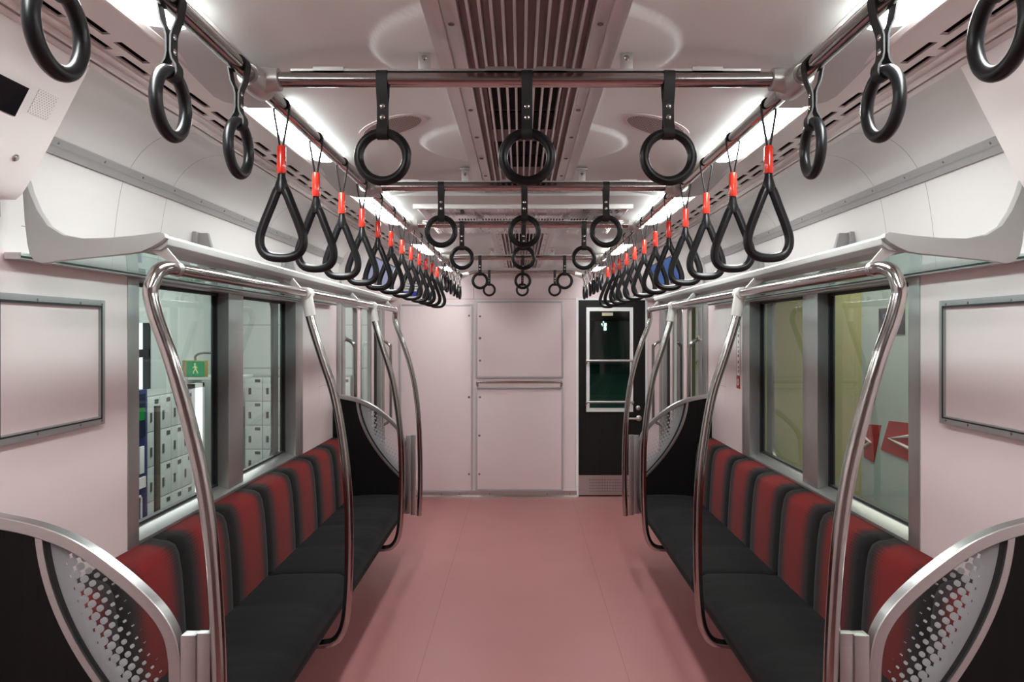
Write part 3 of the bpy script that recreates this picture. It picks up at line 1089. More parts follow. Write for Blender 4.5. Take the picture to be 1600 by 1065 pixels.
BNAME = ['first', 'second', 'third', 'fourth']
for k, yb in enumerate(BARS):
    t = thing('crossbar', 'steel crossbar between the strap rails, %s from the viewer' % BNAME[k], 'crossbar', (0, yb, ZR), 'overhead crossbars')
    MB().tube([(-XO + 0.03, yb, ZR + 0.006), (XO - 0.03, yb, ZR + 0.006)], RR, 18).build('bar', 'steel', t)
    b = MB().box(-XO + 0.07, XO - 0.07, yb - 0.010, yb + 0.004, ZR + 0.006 + RR - 0.001, ZR + 0.006 + RR + 0.0035)
    for xx in (-0.39, -0.05, 0.05, 0.36):
        b.box(xx - 0.03, xx + 0.03, yb - 0.012, yb + 0.006, ZR + 0.02, ZR + 0.028)
    b.build('clip_strip', 'satin', t, smooth=False)
    for s in (-1, 1):
        b = MB()
        b.tube([(s * (XO - 0.046), yb, ZR + 0.006), (s * (XO - 0.030), yb, ZR + 0.005), (s * (XO - 0.005), yb, ZR + 0.003)], [0.0225, 0.0235, 0.0270], 18)
        b.tube([(s * XO, yb - 0.050, ZR), (s * XO, yb - 0.035, ZR), (s * XO, yb, ZR), (s * XO, yb + 0.035, ZR), (s * XO, yb + 0.050, ZR)], [0.021, 0.0265, 0.0275, 0.0265, 0.021], 18)
        b.build('socket', 'cast', t)
        b = MB()
        xb = s * 0.201
        zc_ = 2.056 if k != 2 else 2.0285
        b.box(xb - 0.012, xb + 0.012, yb - 0.003, yb + 0.003, ZR + 0.018, zc_)
        b.box(xb - 0.018, xb + 0.018, yb - 0.014, yb + 0.014, zc_ - 0.005, zc_)
        br = b.build('ceiling_bracket', 'satin', t, bevel=0.001)
        MB().disc((xb, yb - 0.003, ZR + 0.048), (0, -1, 0), 0.0055, 0.004, 12).build('screw', 'steel', br) if k != 2 else None
t = thing('end_crossbar', 'steel crossbar with bent ends closest to the pink end wall', 'crossbar', (0, YE, ZR))
xe = 0.43
path = smoothpath([(-XO + 0.02, YE, ZR - 0.002), (-xe - 0.035, YE, ZR + 0.012), (-xe, YE, ZR + 0.026), (-xe + 0.05, YE, ZR + 0.030), (0, YE, ZR + 0.030), (xe - 0.05, YE, ZR + 0.030), (xe, YE, ZR + 0.026), (xe + 0.035, YE, ZR + 0.012), (XO - 0.02, YE, ZR - 0.002)], 5)
MB().tube(path, 0.0145, 14).build('bar', 'steel', t)
for s in (-1, 1):
    MB().tube([(s * (XO - 0.01), YE, ZR - 0.004), (s * (XO - 0.075), YE, ZR + 0.018)], [0.024, 0.019], 14).build('socket', 'castwhite', t)

# ================================================================ STRAPS
def ring_proto():
    t = thing('ring_strap', 'x', 'hanging strap', (0, 0, 0))
    path = []
    rb = RR + 0.0025
    for k in range(13):
        a = PI + 0.25 - k / 12 * (PI + 0.5)
        path.append((rb * math.cos(a), rb * math.sin(a)))
    right = [(0.0125, -0.030), (0.006, -0.044), (0.0035, -0.054), (0.0032, -0.078), (0.0050, -0.088), (0.0112, -0.098)]
    bot = [(0.0125 * math.cos(a), -0.106 + 0.0125 * math.sin(a)) for a in [0.2 - k / 8 * (PI + 0.4) for k in range(9)]]
    left = [(-x, z) for x, z in reversed(right)]
    belt = MB().band(path + right + bot + left, -0.0108, 0.0108, 0.0028).build('belt', 'belt', t)
    for sg in (-1, 1):
        for z in (-0.054, -0.076):
            MB().disc((sg * 0.0042, 0, z), (sg, 0, 0), 0.0052, 0.003, 14).build('rivet', 'steel', belt)
    pts = [(0, 0.0478 * math.cos(2 * PI * k / 48), -0.154 + 0.0478 * math.sin(2 * PI * k / 48)) for k in range(48)]
    MB().tube(pts, 0.0097, 14, closed=True).build('ring', 'blackgloss', t)
    return t


def drop_proto():
    t = thing('teardrop_strap', 'x', 'hanging strap', (0, 0, 0))
    rb = RR + 0.002
    loop = []
    for k in range(11):
        a = PI + 0.1 - k / 10 * (PI + 0.2)
        loop.append((rb * math.cos(a), 0, rb * math.sin(a)))
    loop = [(-0.0035, 0, -0.100), (-0.0045, 0, -0.082), (-0.0085, 0, -0.058), (-0.0155, 0, -0.018)] + loop + [(0.0155, 0, -0.018), (0.0085, 0, -0.058), (0.0045, 0, -0.082), (0.0035, 0, -0.100)]
    MB().tube(smoothpath(loop, 3), 0.0023, 8, flat=1.9, up=(0, 1, 0)).build('cord', 'belt', t)
    MB().tube([(0, 0, -0.087), (0, 0, -0.091), (0, 0, -0.12), (0, 0, -0.144), (0, 0, -0.148)], [0.0075, 0.0092, 0.0100, 0.0108, 0.0096], 16).build('sleeve', 'red', t)['label'] = 'shiny red plastic sleeve'
    b = MB()
    half = [(0.0, -0.176), (0.0095, -0.187), (0.0235, -0.222), (0.0385, -0.260), (0.0468, -0.289), (0.0440, -0.313), (0.0290, -0.3285), (0.0, -0.333)]
    pts = half + [(-x, z) for x, z in reversed(half[1:-1])]
    path = smoothpath([(x, 0, z) for x, z in pts], 5, closed=True)
    b.tube(path, 0.0104, 12, closed=True, up=(0, 1, 0), flat=0.85)
    b.tube([(0, 0, -0.147), (0, 0, -0.160), (0, 0, -0.176), (0, 0, -0.190)], [0.0078, 0.0100, 0.0150, 0.0125], 14, flat=0.85, up=(0, 1, 0))
    b.build('grip', 'blackgloss', t)
    return t


rp, dp = ring_proto(), drop_proto()
used = {}


def place(proto, loc, rot, label, group):
    if proto.name not in used:
        used[proto.name] = 1
        proto['label'] = label
        proto['group'] = group
        proto.location = loc
        proto.rotation_euler = rot
        return proto
    return dup(proto, loc, rot, label, group)


def jit(a):
    return math.radians(random.uniform(-a, a))


for s in (-1, 1):
    for k, yy in enumerate((0.872, 1.155, 1.432)):
        place(rp, (s * XO, yy, ZR), (0, 0, jit(3) if k else 0), 'black ring strap on %s rail over the near door, %s' % (SIDE[s], ['cut off by photo top', 'halfway to the first crossbar', 'just before the first crossbar'][k]), 'ring straps over the near doors')
    for k in range(12):
        yy = 1.687 + 0.2846 * k
        place(dp, (s * XO, yy, ZR), (0, 0, jit(7)), '%s black teardrop strap with red sleeve beyond the first crossbar, %s rail' % (ordn(k), SIDE[s]), 'teardrop straps over the benches')
    for k, yy in enumerate((5.17 + 0.03, 5.46, 5.75, 6.04, 6.33, 6.60)):
        place(rp, (s * XO, yy, ZR), (0, 0, jit(14)), '%s small black ring strap beyond the teardrop straps, %s rail' % (ordn(k), SIDE[s]), 'ring straps over the far doors')
for k, yb in enumerate(BARS + [YE]):
    for x, nm in ((-0.284, 'left'), (0.003, 'middle'), (0.284, 'right')):
        zz = ZR + (0.006 if k < 4 else 0.030)
        place(rp, (x, yb, zz), (0, 0, PI / 2 + jit(2)), 'black ring strap facing the aisle, %s of three on the %s crossbar' % (nm, (BNAME + ['end'])[k]), 'ring straps on the crossbars')

# ================================================================ BENCHES
BY0, BY1 = 1.745, 5.055
NS = 8
PITCH = (BY1 - BY0) / NS
for s in (-1, 1):
    t = thing('bench_seat', 'long bench of black cushions and red backrests under the %s window' % ('locker-side' if s < 0 else 'sign-side'), 'bench', (s * 1.0, (BY0 + BY1) / 2, 0.3), 'benches')
    # seat cushions, two long ones with gentle hollows
    for k in range(2):
        a, c = BY0 + 0.016 + k * (BY1 - BY0 - 0.03) / 2, BY0 + 0.012 + (k + 1) * (BY1 - BY0 - 0.03) / 2
        prof = [(1.135, 0.33), (1.135, 0.425), (1.06, 0.432), (0.96, 0.438), (0.87, 0.440), (0.81, 0.436), (0.772, 0.421), (0.755, 0.395), (0.755, 0.36), (0.765, 0.325), (0.785, 0.310), (0.85, 0.308)]
        ny = 96
        vs, fs = [], []
        m = len(prof)
        for j in range(ny + 1):
            f = j / ny
            yy = a + (c - a) * f
            endr = min(f, 1 - f) * (c - a)
            pinch = max(0, 1 - endr / 0.03) ** 2
            ph = ((yy - BY0) / PITCH) % 1.0
            for (x, z) in prof:
                zz = z
                if z > 0.4:
                    zz -= 0.004 * abs(math.cos(PI * ph)) ** 10
                    zz += 0.004 * math.sin(PI * ph) + 0.003 * math.sin(yy * 23 + x * 17) * math.sin(x * 31 + yy * 9)
                    zz -= 0.0040 * max(0, math.sin(yy * 61 + x * 12)) ** 14
                xx = x
                zz = 0.38 + (zz - 0.38) * (1 - 0.25 * pinch)
                if x < 0.8:
                    xx = x + 0.012 * pinch
                vs.append((s * xx, yy, zz))
        for j in range(ny):
            for i in range(m):
                q = (i + 1) % m
                fs.append((j * m + i, j * m + q, (j + 1) * m + q, (j + 1) * m + i))
        fs += [tuple(range(m)), tuple(ny * m + i for i in range(m))]
        MB().add(vs, fs).build('seat_cushion', 'seat', t, angle=1.2)
    for k in range(NS):
        a, c = BY0 + 0.014 + k * (BY1 - BY0 - 0.028) / NS, BY0 + 0.014 + (k + 1) * (BY1 - BY0 - 0.028) / NS - 0.004
        # padded panel, crowned across its width and rounded at top
        prof = [(1.118, 0.425), (1.120, 0.50), (1.126, 0.60), (1.134, 0.70), (1.144, 0.762), (1.157, 0.789), (1.178, 0.801), (1.205, 0.805), (1.246, 0.805), (1.246, 0.425)]
        ny = 16
        vs, fs = [], []
        m = len(prof)
        for j in range(ny + 1):
            f = j / ny
            e = min(f, 1 - f) * (c - a)
            dx = 0.015 * max(0, 1 - e / 0.035) ** 2.2 - 0.004 * math.sin(PI * f)
            dz = 0.012 * max(0, 1 - e / 0.035) ** 2.2
            for i, (x, z) in enumerate(prof):
                xx = x + (dx if i < 7 else 0)
                zz = z - (dz if 3 < i < 8 else 0)
                vs.append((s * min(xx, 1.246), a + (c - a) * f, zz))
        for j in range(ny):
            for i in range(m):
                q = (i + 1) % m
                fs.append((j * m + i, j * m + q, (j + 1) * m + q, (j + 1) * m + i))
        fs += [tuple(range(m)), tuple(ny * m + i for i in range(m))]
        MB().add(vs, fs).build('backrest', 'back', t, angle=1.0)
    MB().box(s * 0.80, s * 1.248, BY0 + 0.02, BY1 - 0.02, 0.285, 0.315).build('seat_pan', 'satin', t, smooth=False)
    for k in range(5):
        yy = BY0 + 0.3 + k * (BY1 - BY0 - 0.6) / 4
        MB().prism([(s * 1.248, 0.05), (s * 1.248, 0.29), (s * 0.86, 0.29), (s * 0.86, 0.262), (s * 1.18, 0.09)], yy - 0.02, yy + 0.02).build('support_bracket', 'satin', t, smooth=False)

# ================================================================ PARTITIONS AND STANCHIONS
TOPC = smooth2([(1.250, 1.078), (1.196, 1.070), (1.09, 1.047), (1.0, 1.010), (0.915, 0.950), (0.846, 0.889), (0.806, 0.838), (0.787, 0.785), (0.781, 0.70), (0.781, 0.50), (0.781, 0.30)], 6)
NEARP = [(-0.0, 0)]


def strip_x(z):
    return 1.09 - 0.98 * (1.08 - z) ** 2


for s in (-1, 1):
    for near in (True, False):
        yp = 1.728 if near else 5.072
        lab = 'curved bench end partition with dotted glass and black panel, %s %s' % (SIDE[s], 'beside the viewer' if near else 'near the far door')
        t = thing('seat_partition', lab, 'partition', (s * 1.0, yp, 0.3), 'bench end partitions')
        b = MB().band([(s * x, z) for x, z in TOPC], yp - 0.017, yp + 0.017, 0.028, closed=False)
        b.build('frame', 'alu', t, bevel=0.006, seg=3)
        zs = [1.052 - i * (1.052 - 0.522) / 28 for i in range(29)]
        cur = [(strip_x(z), z) for z in zs]
        b = MB().band([(s * x, z) for x, z in cur], yp - 0.0125, yp + 0.0125, 0.016, closed=False)
        b.build('divider_strip', 'alu', t, bevel=0.002)
        top_in = [(x, z) for x, z in TOPC if x > 1.086]
        poly = [(s * x, z - 0.006) for x, z in top_in] + [(s * x, z) for x, z in cur if z < 1.045] + [(s * 0.781, 0.30), (s * 1.249, 0.30)]
        MB().prism(poly, yp - 0.010, yp + 0.010).build('black_panel', 'blackwood', t, smooth=False)
        tg = [(x, z) for x, z in TOPC if x <= 1.086 and z >= 0.522]
        # glass
        poly = [(s * x, z) for x, z in tg] + [(s * x, z) for x, z in reversed(cur) if z < 1.040]
        MB().prism(poly, yp - 0.003, yp + 0.003).build('dotted_glass', 'dotglass', t, smooth=False)
        # dark border along glass edge
        inn = [(x + 0.016, z - 0.004) for x, z in tg]
        cu2 = [(x - 0.0135, z) for x, z in cur if z < 1.035]
        b = MB().band([(s * x, z) for x, z in cu2], yp - 0.0045, yp + 0.0045, 0.013, closed=False)
        b.build('glass_edge', 'gasket', t, smooth=False)
        # channel towards the stanchion
        b = MB()
        b.box(s * 0.768, s * 0.735, yp - 0.016, yp + 0.016, 0.30, 0.815)
        b.box(s * 0.735, s * 0.704, yp - 0.011, yp + 0.011, 0.29, 0.818)
        b.build('channel', 'alu', t, bevel=0.0015)

XR, ZH = 0.83, 1.642
PROF_END = [(0.842, 1.575), (0.828, 1.52), (0.797, 1.433), (0.760, 1.304), (0.727, 1.165), (0.706, 1.02), (0.694, 0.859), (0.688, 0.709), (0.686, 0.55), (0.688, 0.42), (0.694, 0.285)]
PROF_T = [(0.826, 1.59), (0.808, 1.52), (0.770, 1.40), (0.722, 1.25), (0.690, 1.07), (0.672, 0.90), (0.667, 0.755), (0.667, 0.62), (0.671, 0.50), (0.680, 0.40), (0.696, 0.345), (0.722, 0.313), (0.757, 0.302), (0.80, 0.300)]
for s in (-1, 1):
    t = thing('stanchion_rail', 'polished steel handrail on bowed stanchions along the %s bench' % ('locker-side' if s < 0 else 'sign-side'), 'handrail', (s * XR, 3.4, 0.3), 'bench handrails')
    R = 0.0168
    ya, yc = 1.728, 5.072
    MB().tube([(s * XR, ya + 0.085, ZH), (s * XR, yc - 0.085, ZH)], R, 18).build('handrail', 'steel', t)
    for yp, sg in ((ya, 1), (yc, -1)):
        bend = [(s * XR, yp + sg * 0.10, ZH), (s * (XR + 0.001), yp + sg * 0.055, ZH - 0.001), (s * (XR + 0.006), yp + sg * 0.018, ZH - 0.014), (s * (XR + 0.011), yp + sg * 0.002, ZH - 0.045)]
        pr = PROF_END if sg > 0 else [(x - (0.012 if z < 1.3 else 0.012 * (1.6 - z) / 0.3), z) for x, z in PROF_END]
        path = smoothpath(bend + [(s * x, yp, z) for x, z in pr], 5)
        MB().tube(path, R, 18).build('post', 'steel', t)
        MB().tube([(s * XR, yp + sg * 0.090, ZH), (s * XR, yp + sg * 0.105, ZH)], R + 0.002, 18).build('collar', 'satin', t)
    for yp in (2.938, 4.238):
        MB().tube(smoothpath([(s * x, yp, z) for x, z in PROF_T], 5), R, 18).build('post', 'steel', t)
        b = MB()
        b.tube([(s * XR, yp - 0.034, ZH), (s * XR, yp + 0.034, ZH)], R + 0.0055, 18)
        b.tube([(s * XR, yp, ZH), (s * 0.814, yp, 1.555)], [R + 0.0055, R + 0.0045], 18)
        b.build('joint', 'castwhite', t)
    for yp in (1.85, 2.87, 3.88, 4.90):
        MB().prism([(s * (XR - 0.004), ZH + 0.012), (s * (XR + 0.012), ZH + 0.012), (s * 0.905, 1.690), (s * 0.860, 1.694)], yp - 0.003, yp + 0.003).build('strut', 'satin', t, bevel=0.001)

# ================================================================ LUGGAGE RACKS
RY0, RY1 = 1.817, 5.0
for s in (-1, 1):
    t = thing('luggage_rack', 'grey luggage rack with glass shelf above the %s window' % ('locker-side' if s < 0 else 'sign-side'), 'luggage rack', (s * 1.05, 3.4, 1.7), 'luggage racks')

    def pxz(px, py):
        return ((814 - px) / 1200 * RY0 - CX, H + (520 - py) / 1200 * RY0)

    outer = [pxz(*p) for p in ((40, 279), (46, 300), (58, 328), (74, 352), (98, 367), (130, 372), (170, 371), (215, 367), (250, 362), (257, 365), (258, 371), (250, 378), (236, 386), (220, 393), (200, 396), (150, 401), (100, 406), (66, 411), (54, 408), (46, 398), (42, 380), (38, 345), (35, 300))]
    for yp in (RY0, RY1 - 0.02):
        MB().prism([(s * x, z) for x, z in outer], yp, yp + 0.022).build('end_plate', 'rack', t, bevel=0.003)
    # front rail with sloping soffit
    fx, fz = pxz(257, 365)[0], pxz(257, 366)[1]
    b = MB().prism([(s * x, z) for x, z in ((fx + 0.004, fz), (fx, fz - 0.006), (fx + 0.003, fz - 0.022), (fx + 0.018, fz - 0.034), (fx + 0.075, fz - 0.038), (fx + 0.085, fz - 0.024), (fx + 0.03, fz - 0.008), (fx + 0.012, fz))], RY0 + 0.02, RY1 - 0.02)
    b.build('front_rail', 'rack', t, bevel=0.002)
    MB().prism([(s * x, z) for x, z in ((fx + 0.075, fz - 0.034), (1.225, fz - 0.046), (1.225, fz - 0.051), (fx + 0.075, fz - 0.039))], RY0 + 0.02, RY1 - 0.02).build('glass_shelf', 'glassrack', t, smooth=False)
    MB().prism([(s * x, z) for x, z in ((1.205, fz - 0.040), (1.205, fz - 0.056), (1.245, fz - 0.056), (1.245, fz - 0.040))], RY0 + 0.02, RY1 - 0.02).build('wall_rail', 'alu', t, smooth=False)
    MB().box(s * 1.2035, s * 1.2055, RY0 + 0.02, RY1 - 0.02, fz - 0.053, fz - 0.048).build('rail_gasket', 'gasket', t, smooth=False)
    for yp in (2.88, 3.95):
        b = MB().prism([(s * x, z) for x, z in ((fx + 0.05, fz - 0.030), (1.232, fz - 0.04), (1.228, fz + 0.142), (1.185, fz + 0.142), (1.155, fz + 0.03), (1.10, fz - 0.012), (fx + 0.05, fz - 0.016))], yp, yp + 0.02)
        b.build('support_arm', 'bracketgrey', t, bevel=0.002)
    for yp in (2.88, 3.95):
        MB().box(s * 1.218, s * 1.238, yp - 0.02, yp + 0.05, fz + 0.02, fz + 0.145).build('wall_plate', 'bracketgrey', t, bevel=0.002)
    for yp in (1.745, ):
        br = MB().box(s * 1.205, s * 1.242, yp - 0.008, yp + 0.012, 1.755, 1.785)
        br.box(s * 1.185, s * 1.24, yp - 0.012, yp - 0.008, 1.752, 1.787)
        o = br.build('wall_bracket', 'bracketgrey', t, bevel=0.0015)
        MB().disc((s * 1.198, yp - 0.012, 1.770), (0, -1, 0), 0.006, 0.003, 12).build('screw', 'steel', o)

# ================================================================ POSTER FRAMES
for s in (-1, 1):
    t = thing('poster_frame', 'empty grey poster frame on pink wall, left of the locker window' if s < 0 else 'empty grey poster frame on pink wall, right of the sign window', 'poster frame', (s * W, 2.06, 1.23), 'empty poster frames')
    ya, yc = (1.787, 2.268) if s < 0 else (1.80, 2.288)
    za, zb = H - 139 / 1200 * 2.311, H + 50 / 1200 * 2.311
    b = MB()
    fw = 0.024
    xi, xo = s * 1.251, s * 1.236
    b.box(xi, xo, yc - fw, yc, za, zb)
    b.box(xi, xo, ya, ya + fw, za, zb)
    b.box(xi, xo, ya + fw, yc - fw, za, za + fw)
    b.box(xi, xo, ya + fw, yc - fw, zb - fw, zb)
    fr = b.build('frame', 'posterframe', t, bevel=0.003)
    b = MB()
    g0 = 0.0165
    for (p, q, u, v) in ((yc - g0 - 0.006, yc - g0, za + g0, zb - g0), (ya + g0, ya + g0 + 0.006, za + g0, zb - g0), (ya + g0, yc - g0, za + g0, za + g0 + 0.004), (ya + g0, yc - g0, zb - g0 - 0.006, zb - g0)):
        b.box(s * 1.2365, s * 1.2352, p, q, u, v)
    b.build('groove', 'gasket', fr, smooth=False)
    MB().box(s * 1.252, s * 1.244, ya + fw - 0.002, yc - fw + 0.002, za + fw - 0.002, zb - fw + 0.002).build('backing_panel', 'pinkpanel', t, smooth=False)
    for yy in (1.95, 2.14, 2.25):
        for zz in (za + 0.012, zb - 0.012):
            MB().disc((s * 1.236, yy, zz), (-s, 0, 0), 0.004, 0.002, 10).build('screw', 'screw', fr)

# emergency instruction sticker on the right wall
t = thing('instruction_sticker', 'narrow red and white vertical instruction sticker beside the sign window', 'sticker', (1.249, 4.40, 1.17))
sy0, sy1, sz0, sz1 = 4.405, 4.475, H - 87 / 1200 * 4.42, H + 17 / 1200 * 4.42
MB().box(1.2505, 1.2475, sy0, sy1, sz0, sz1).build('sheet', 'white', t, smooth=False)
b = MB()
b.box(1.248, 1.2468, sy0, sy1, sz1 - 0.022, sz1)
b.box(1.248, 1.2468, sy0, sy1, sz0, sz0 + 0.075)
b.box(1.248, 1.2468, sy0, sy0 + 0.006, sz0, sz1)
b.box(1.248, 1.2468, sy1 - 0.006, sy1, sz0, sz1)
b.build('red_border', plain('sticker_red', lin((190, 40, 40)), 0.4), t, smooth=False)
b = MB()
zz = sz1 - 0.05
rs = random.Random(3)
while zz > sz0 + 0.10:
    hh = rs.choice((0.006, 0.010, 0.016))
    b.box(1.2478, 1.2466, sy0 + 0.026, sy0 + 0.026 + rs.choice((0.012, 0.018)), zz - hh, zz)
    zz -= hh + rs.choice((0.008, 0.014, 0.02))
b.build('print', plain('sticker_print', (0.05, 0.05, 0.055), 0.5), t, smooth=False)
b = MB()
zc_, yc_ = sz0 + 0.037, (sy0 + sy1) / 2
pts = [(1.2462, yc_ + 0.016 * math.cos(2 * PI * k / 20), zc_ + 0.016 * math.sin(2 * PI * k / 20)) for k in range(20)]
b.tube(pts, 0.003, 6, closed=True)
b.build('ring_mark', 'white', t)

# ================================================================ THE HALL OUTSIDE
GZ = -1.1
b = MB().box(-9, 9, -4, 15, GZ - 0.05, GZ)
tag(b.build('ground', plain('hall_floor', lin((120, 122, 118)), 0.4), smooth=False), kind='structure', label='grey hall floor outside the carriage', cat='floor')
conc = plain('concrete', lin((196, 206, 200)), 0.7, nscale=3, namt=0.08)
tag(MB().box(-9, -1.9, 12.45, 12.6, GZ, 3.0).build('wall_hall_back', lined('concrete_panels', lin((196, 204, 200)), [(0, -4.72, 0.008, None), (0, -3.55, 0.006, None), (2, 1.62, 0.010, None), (2, 0.92, 0.012, None)], rough=0.7, dark=0.6), smooth=False), kind='structure', label='pale concrete hall wall behind the lockers', cat='wall')
bw = MB()
bw.box(-4.95, -4.8, 3, 9.15, GZ, 3.0)
bw.box(-4.95, -4.8, 9.95, 12.45, GZ, 3.0)
bw.box(-4.95, -4.8, 9.15, 9.95, 1.62, 3.0)
bw.box(-4.95, -4.8, 9.15, 9.95, GZ, 0.4)
tag(bw.build('wall_hall_side', conc, smooth=False), kind='structure', label='pale concrete hall side wall with a bright window', cat='wall')
tag(MB().box(-9, 9, -4, 15, 3.0, 3.05).build('ceiling_hall', plain('hall_ceiling', lin((170, 176, 172)), 0.8), smooth=False), kind='structure', label='hall ceiling above the carriage', cat='ceiling')
t = thing('window_3', 'bright daylit window in the hall wall above the blue machine', 'window', (-4.85, 9.35, 0.4), kind='structure')
MB().box(-4.90, -4.89, 9.15, 9.95, 0.4, 1.62).build('pane', 'skyglow', t, smooth=False)
b = MB()
b.box(-4.90, -4.81, 9.15, 9.95, 1.18, 1.28)
b.box(-4.90, -4.81, 9.15, 9.20, 0.4, 1.62)
b.box(-4.90, -4.81, 9.91, 9.95, 0.4, 1.62)
b.build('window_frame', 'gasket', t, smooth=False)

LK = plain('locker_paint', lin((205, 212, 208)), 0.4)
LKD = plain('locker_handle', lin((90, 92, 90)), 0.4, 0.3)


def locker_bank(label, org, ux, nrm, ncol, nrow, cw, ch, depth, name='locker_bank'):
    """bank of lockers; org = lower corner of the front, ux = unit vector along the front, nrm = outward normal"""
    org, ux, nrm = Vector(org), Vector(ux), Vector(nrm)
    t = thing(name, label, 'lockers', tuple(org))

    def bx(mb, a0, a1, z0, z1, d0, d1):
        p = org + ux * a0 + nrm * d0
        q = org + ux * a1 + nrm * d1
        mb.box(p.x, q.x, p.y, q.y, org.z + z0, org.z + z1)

    m = MB()
    bx(m, 0, ncol * cw, 0, nrow * ch + 0.04, -depth, -0.004)
    m.build('carcass', plain('locker_body', lin((150, 156, 152)), 0.5), t, smooth=False)
    for i in range(ncol):
        for j in range(nrow):
            m = MB()
            bx(m, i * cw + 0.006, (i + 1) * cw - 0.006, j * ch + 0.03, (j + 1) * ch + 0.022, -0.006, 0.012)
            dr = m.build('locker_door', LK, t, bevel=0.003)
            m = MB()
            bx(m, i * cw + cw * 0.22, i * cw + cw * 0.36, j * ch + ch * 0.36, j * ch + ch * 0.62, 0.011, 0.018)
            m.build('handle', LKD, dr, smooth=False)
            m = MB()
            bx(m, i * cw + cw * 0.58, i * cw + cw * 0.88, j * ch + ch * 0.86, j * ch + ch * 0.98, 0.011, 0.015)
            m.build('number_plate', LKD, dr, smooth=False)


locker_bank('grey locker bank facing the carriage, beside the blue machine', (-4.0, 8.18, GZ), (0, 1, 0), (1, 0, 0), 4, 5, 0.28, 0.375, 0.5)
locker_bank('grey locker bank standing against the back concrete wall', (-4.32, 12.0, GZ), (1, 0, 0), (0, -1, 0), 6, 5, 0.275, 0.375, 0.44)
t = thing('hall_post', 'dark post standing in front of the grey locker bank', 'post', (-3.8, 8.1, GZ))
MB().tube([(-3.86, 8.13, GZ), (-3.86, 8.13, 0.72)], 0.032, 14).build('shaft', plain('post_grey', lin((96, 92, 82)), 0.5), t)
MB().disc((-3.86, 8.13, GZ), (0, 0, 1), 0.05, 0.03, 18).build('base', 'bracketgrey', t)

t = thing('vending_machine', 'dark blue vending machine at the edge of the hall window view', 'vending machine', (-4.3, 7.55, GZ))
MB().box(-4.65, -3.93, 7.0, 8.06, GZ, 0.90).build('cabinet', plain('machine_blue', lin((28, 34, 96)), 0.3), t, bevel=0.01)
MB().box(-3.93, -3.92, 7.60, 8.0, 0.42, 0.86).build('display_window', plain('machine_dark', lin((30, 38, 62)), 0.2), t, smooth=False)
MB().box(-3.93, -3.915, 7.76, 7.98, 0.59, 0.72).build('lit_key', 'greenglow', t, smooth=False)
MB().box(-3.93, -3.915, 7.88, 7.97, 0.04, 0.32).build('coin_plate', 'white', t, bevel=0.006)
MB().box(-3.93, -3.915, 7.86, 8.0, -0.11, 0.0).build('notice', 'white', t, smooth=False)
b = MB()
for (p, q, u, v) in ((7.60, 7.93, -0.20, -0.18), (7.91, 7.93, -0.50, -0.18), (7.60, 7.93, -0.52, -0.50)):
    b.box(-3.93, -3.918, p, q, u, v)
b.build('flap_frame', 'white', t, smooth=False)

t = thing('exit_sign', 'green lit emergency exit sign hanging from a grey pipe', 'exit sign', (-3.8, 9.0, 1.0))
ex0, ez0 = CX + (291 - 814) / 1200 * 9.0, H - (589 - 520) / 1200 * 9.0
ex1, ez1 = CX + (320 - 814) / 1200 * 9.0, H - (563 - 520) / 1200 * 9.0
MB().prism([(ex0, 9.0), (ex1, 9.0), (ex1, 9.10), (ex0 - 0.075, 9.10), (ex0 - 0.075, 9.065)], ez0, ez1, 'z').build('housing', plain('sign_housing', lin((150, 140, 70)), 0.5), t, bevel=0.004)
MB().box(ex0 + 0.008, ex1 - 0.006, 8.994, 9.001, ez0 + 0.01, ez1 - 0.01).build('lit_face', 'exitglow', t, smooth=False)
m = MB()
xm = (ex0 + ex1) / 2
# running figure in a doorway
m.disc((xm - 0.005, 8.994, ez1 - 0.042), (0, -1, 0), 0.012, 0.002, 12)
m.tube([(xm - 0.004, 8.993, ez1 - 0.056), (xm + 0.002, 8.993, ez1 - 0.10)], 0.010, 8)
m.tube([(xm + 0.002, 8.993, ez1 - 0.10), (xm - 0.018, 8.993, ez1 - 0.125), (xm - 0.022, 8.993, ez1 - 0.155)], 0.006, 8)
m.tube([(xm + 0.002, 8.993, ez1 - 0.10), (xm + 0.018, 8.993, ez1 - 0.12), (xm + 0.03, 8.993, ez1 - 0.15)], 0.006, 8)
m.tube([(xm - 0.004, 8.993, ez1 - 0.065), (xm + 0.024, 8.993, ez1 - 0.085)], 0.005, 8)
m.tube([(xm - 0.004, 8.993, ez1 - 0.065), (xm - 0.028, 8.993, ez1 - 0.085)], 0.005, 8)
m.build('figure_mark', 'exitmark', t)
px_ = (ex0 + ex1) / 2
MB().tube(smoothpath([(px_ - 0.02, 9.05, ez1), (px_ - 0.02, 9.05, ez1 + 0.05), (px_ + 0.05, 9.05, ez1 + 0.085), (px_ + 0.24, 9.05, ez1 + 0.09), (px_ + 0.30, 9.05, ez1 + 0.14), (px_ + 0.30, 9.05, 3.0)], 4), 0.014, 10).build('pipe', plain('pipe_grey', lin((120, 122, 120)), 0.4, 0.5), t)
t = thing('hall_doorway', 'bright white lit doorway panel beyond the grey lockers', 'doorway', (-4.4, 10.6, GZ))
MB().box(-4.62, -4.56, 10.70, 10.96, GZ, 0.72).build('lit_panel', 'skyglow', t, smooth=False)
b = MB()
b.box(-4.64, -4.55, 10.96, 11.02, GZ, 0.78)
b.box(-4.64, -4.55, 10.60, 10.70, GZ, 0.78)
b.box(-4.64, -4.55, 10.60, 11.02, 0.72, 0.78)
b.build('frame', 'white', t, smooth=False)
t = thing('hall_column', 'square cream concrete column beside the lit doorway', 'column', (-4.1, 11.2, GZ))
MB().box(-4.42, -4.18, 11.1, 11.4, GZ, 0.82).build('shaft', plain('cream_column', lin((196, 196, 178)), 0.6), t, bevel=0.01)
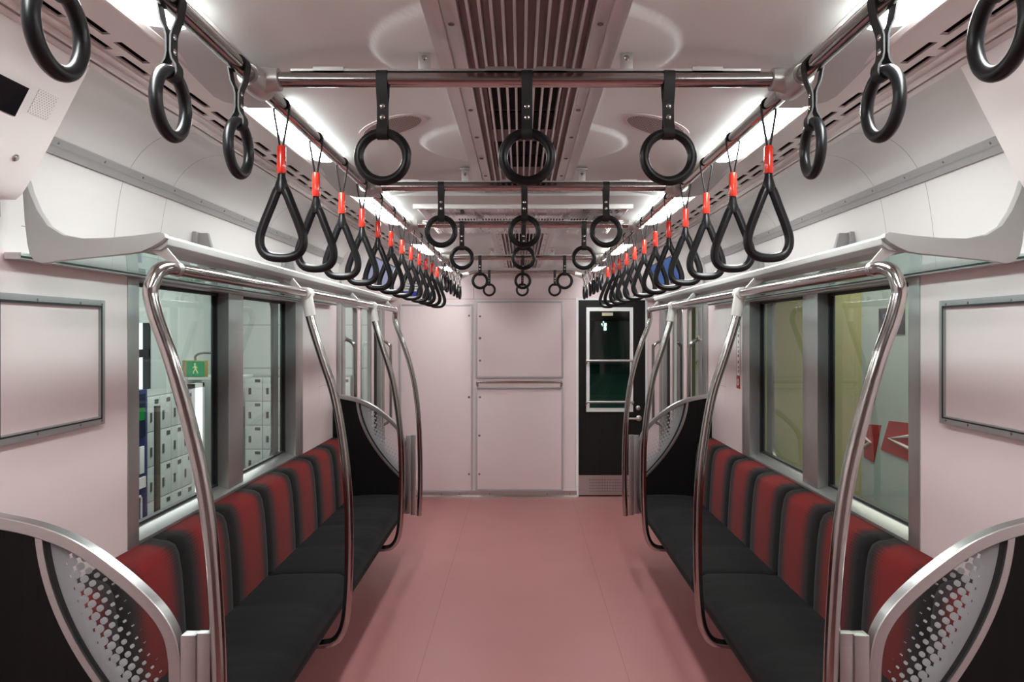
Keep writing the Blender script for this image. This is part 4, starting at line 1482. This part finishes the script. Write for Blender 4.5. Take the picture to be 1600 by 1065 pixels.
MB().box(-4.78, -4.02, 11.0, 11.5, 0.82, 0.87).build('ledge', conc, t, bevel=0.005)
t = thing('notice_board', 'small blue notice board on the concrete back wall', 'notice board', (-4.62, 12.43, 0.2))
MB().box(-4.75, -4.50, 12.40, 12.45, -0.05, 0.30).build('board', plain('board_blue', lin((70, 110, 140)), 0.5), t, smooth=False)

# right side of the hall: yellow wall, pale panel with red signs
XW = 3.2
tag(MB().box(XW, XW + 0.1, 7.12, 14.5, GZ, 3.0).build('wall_hall_yellow', plain('yellow_wall', lin((205, 202, 150)), 0.6, nscale=2, namt=0.04), smooth=False), kind='structure', label='yellow green hall wall outside the sign-side window', cat='wall')
tag(MB().box(XW - 0.05, XW + 0.1, 2.0, 7.12, GZ, 3.0).build('wall_hall_pale', plain('pale_panel', lin((190, 205, 200)), 0.5, nscale=2, namt=0.04), smooth=False), kind='structure', label='pale blue grey hall panel carrying the red signs', cat='wall')


def rp_(px, py, X=XW - 0.052):
    D = (X - CX) * 1200 / (px - 814)
    return (D, H + (520 - py) / 1200 * D)


for k, (quad, tri) in enumerate((([(1351, 662), (1377, 664), (1366, 722), (1351, 714)], [(1353, 683), (1362, 690), (1352, 697)]), ([(1390, 657), (1425, 661), (1425, 722), (1377, 702)], [(1391, 684), (1424, 681), (1424, 701)]))):
    t = thing('direction_sign', 'red slanted sign with %s white triangle outline on pale hall panel' % ('a small' if k == 0 else 'a large'), 'sign', (XW - 0.06, rp_(*quad[0])[0], rp_(*quad[2])[1]), 'red direction signs')
    MB().prism([rp_(*p) for p in quad], XW - 0.051, XW - 0.059, 'x').build('board', plain('sign_red', lin((178, 52, 48)), 0.5), t, smooth=False)
    pts = [(XW - 0.061, *rp_(*p)) for p in tri]
    MB().tube([pts[0], pts[1], pts[2]], 0.016, 6, closed=True).build('triangle', 'white', t, smooth=False)
t = thing('wall_poster', 'dark grey poster on pale hall panel above the red signs', 'poster', (XW - 0.06, 6.2, 1.5))
(a0, z_1), (a1, z_0) = rp_(1374, 482), rp_(1414, 522)
MB().box(XW - 0.051, XW - 0.058, a1, a0, z_0, z_1).build('sheet', plain('poster_dark', lin((62, 70, 76)), 0.4), t, smooth=False)
MB().box(XW - 0.0585, XW - 0.0595, a1 + 0.08, a0 - 0.08, z_1 - 0.09, z_1 - 0.05).build('title_bar', plain('poster_teal', lin((90, 130, 140)), 0.4), t, smooth=False)
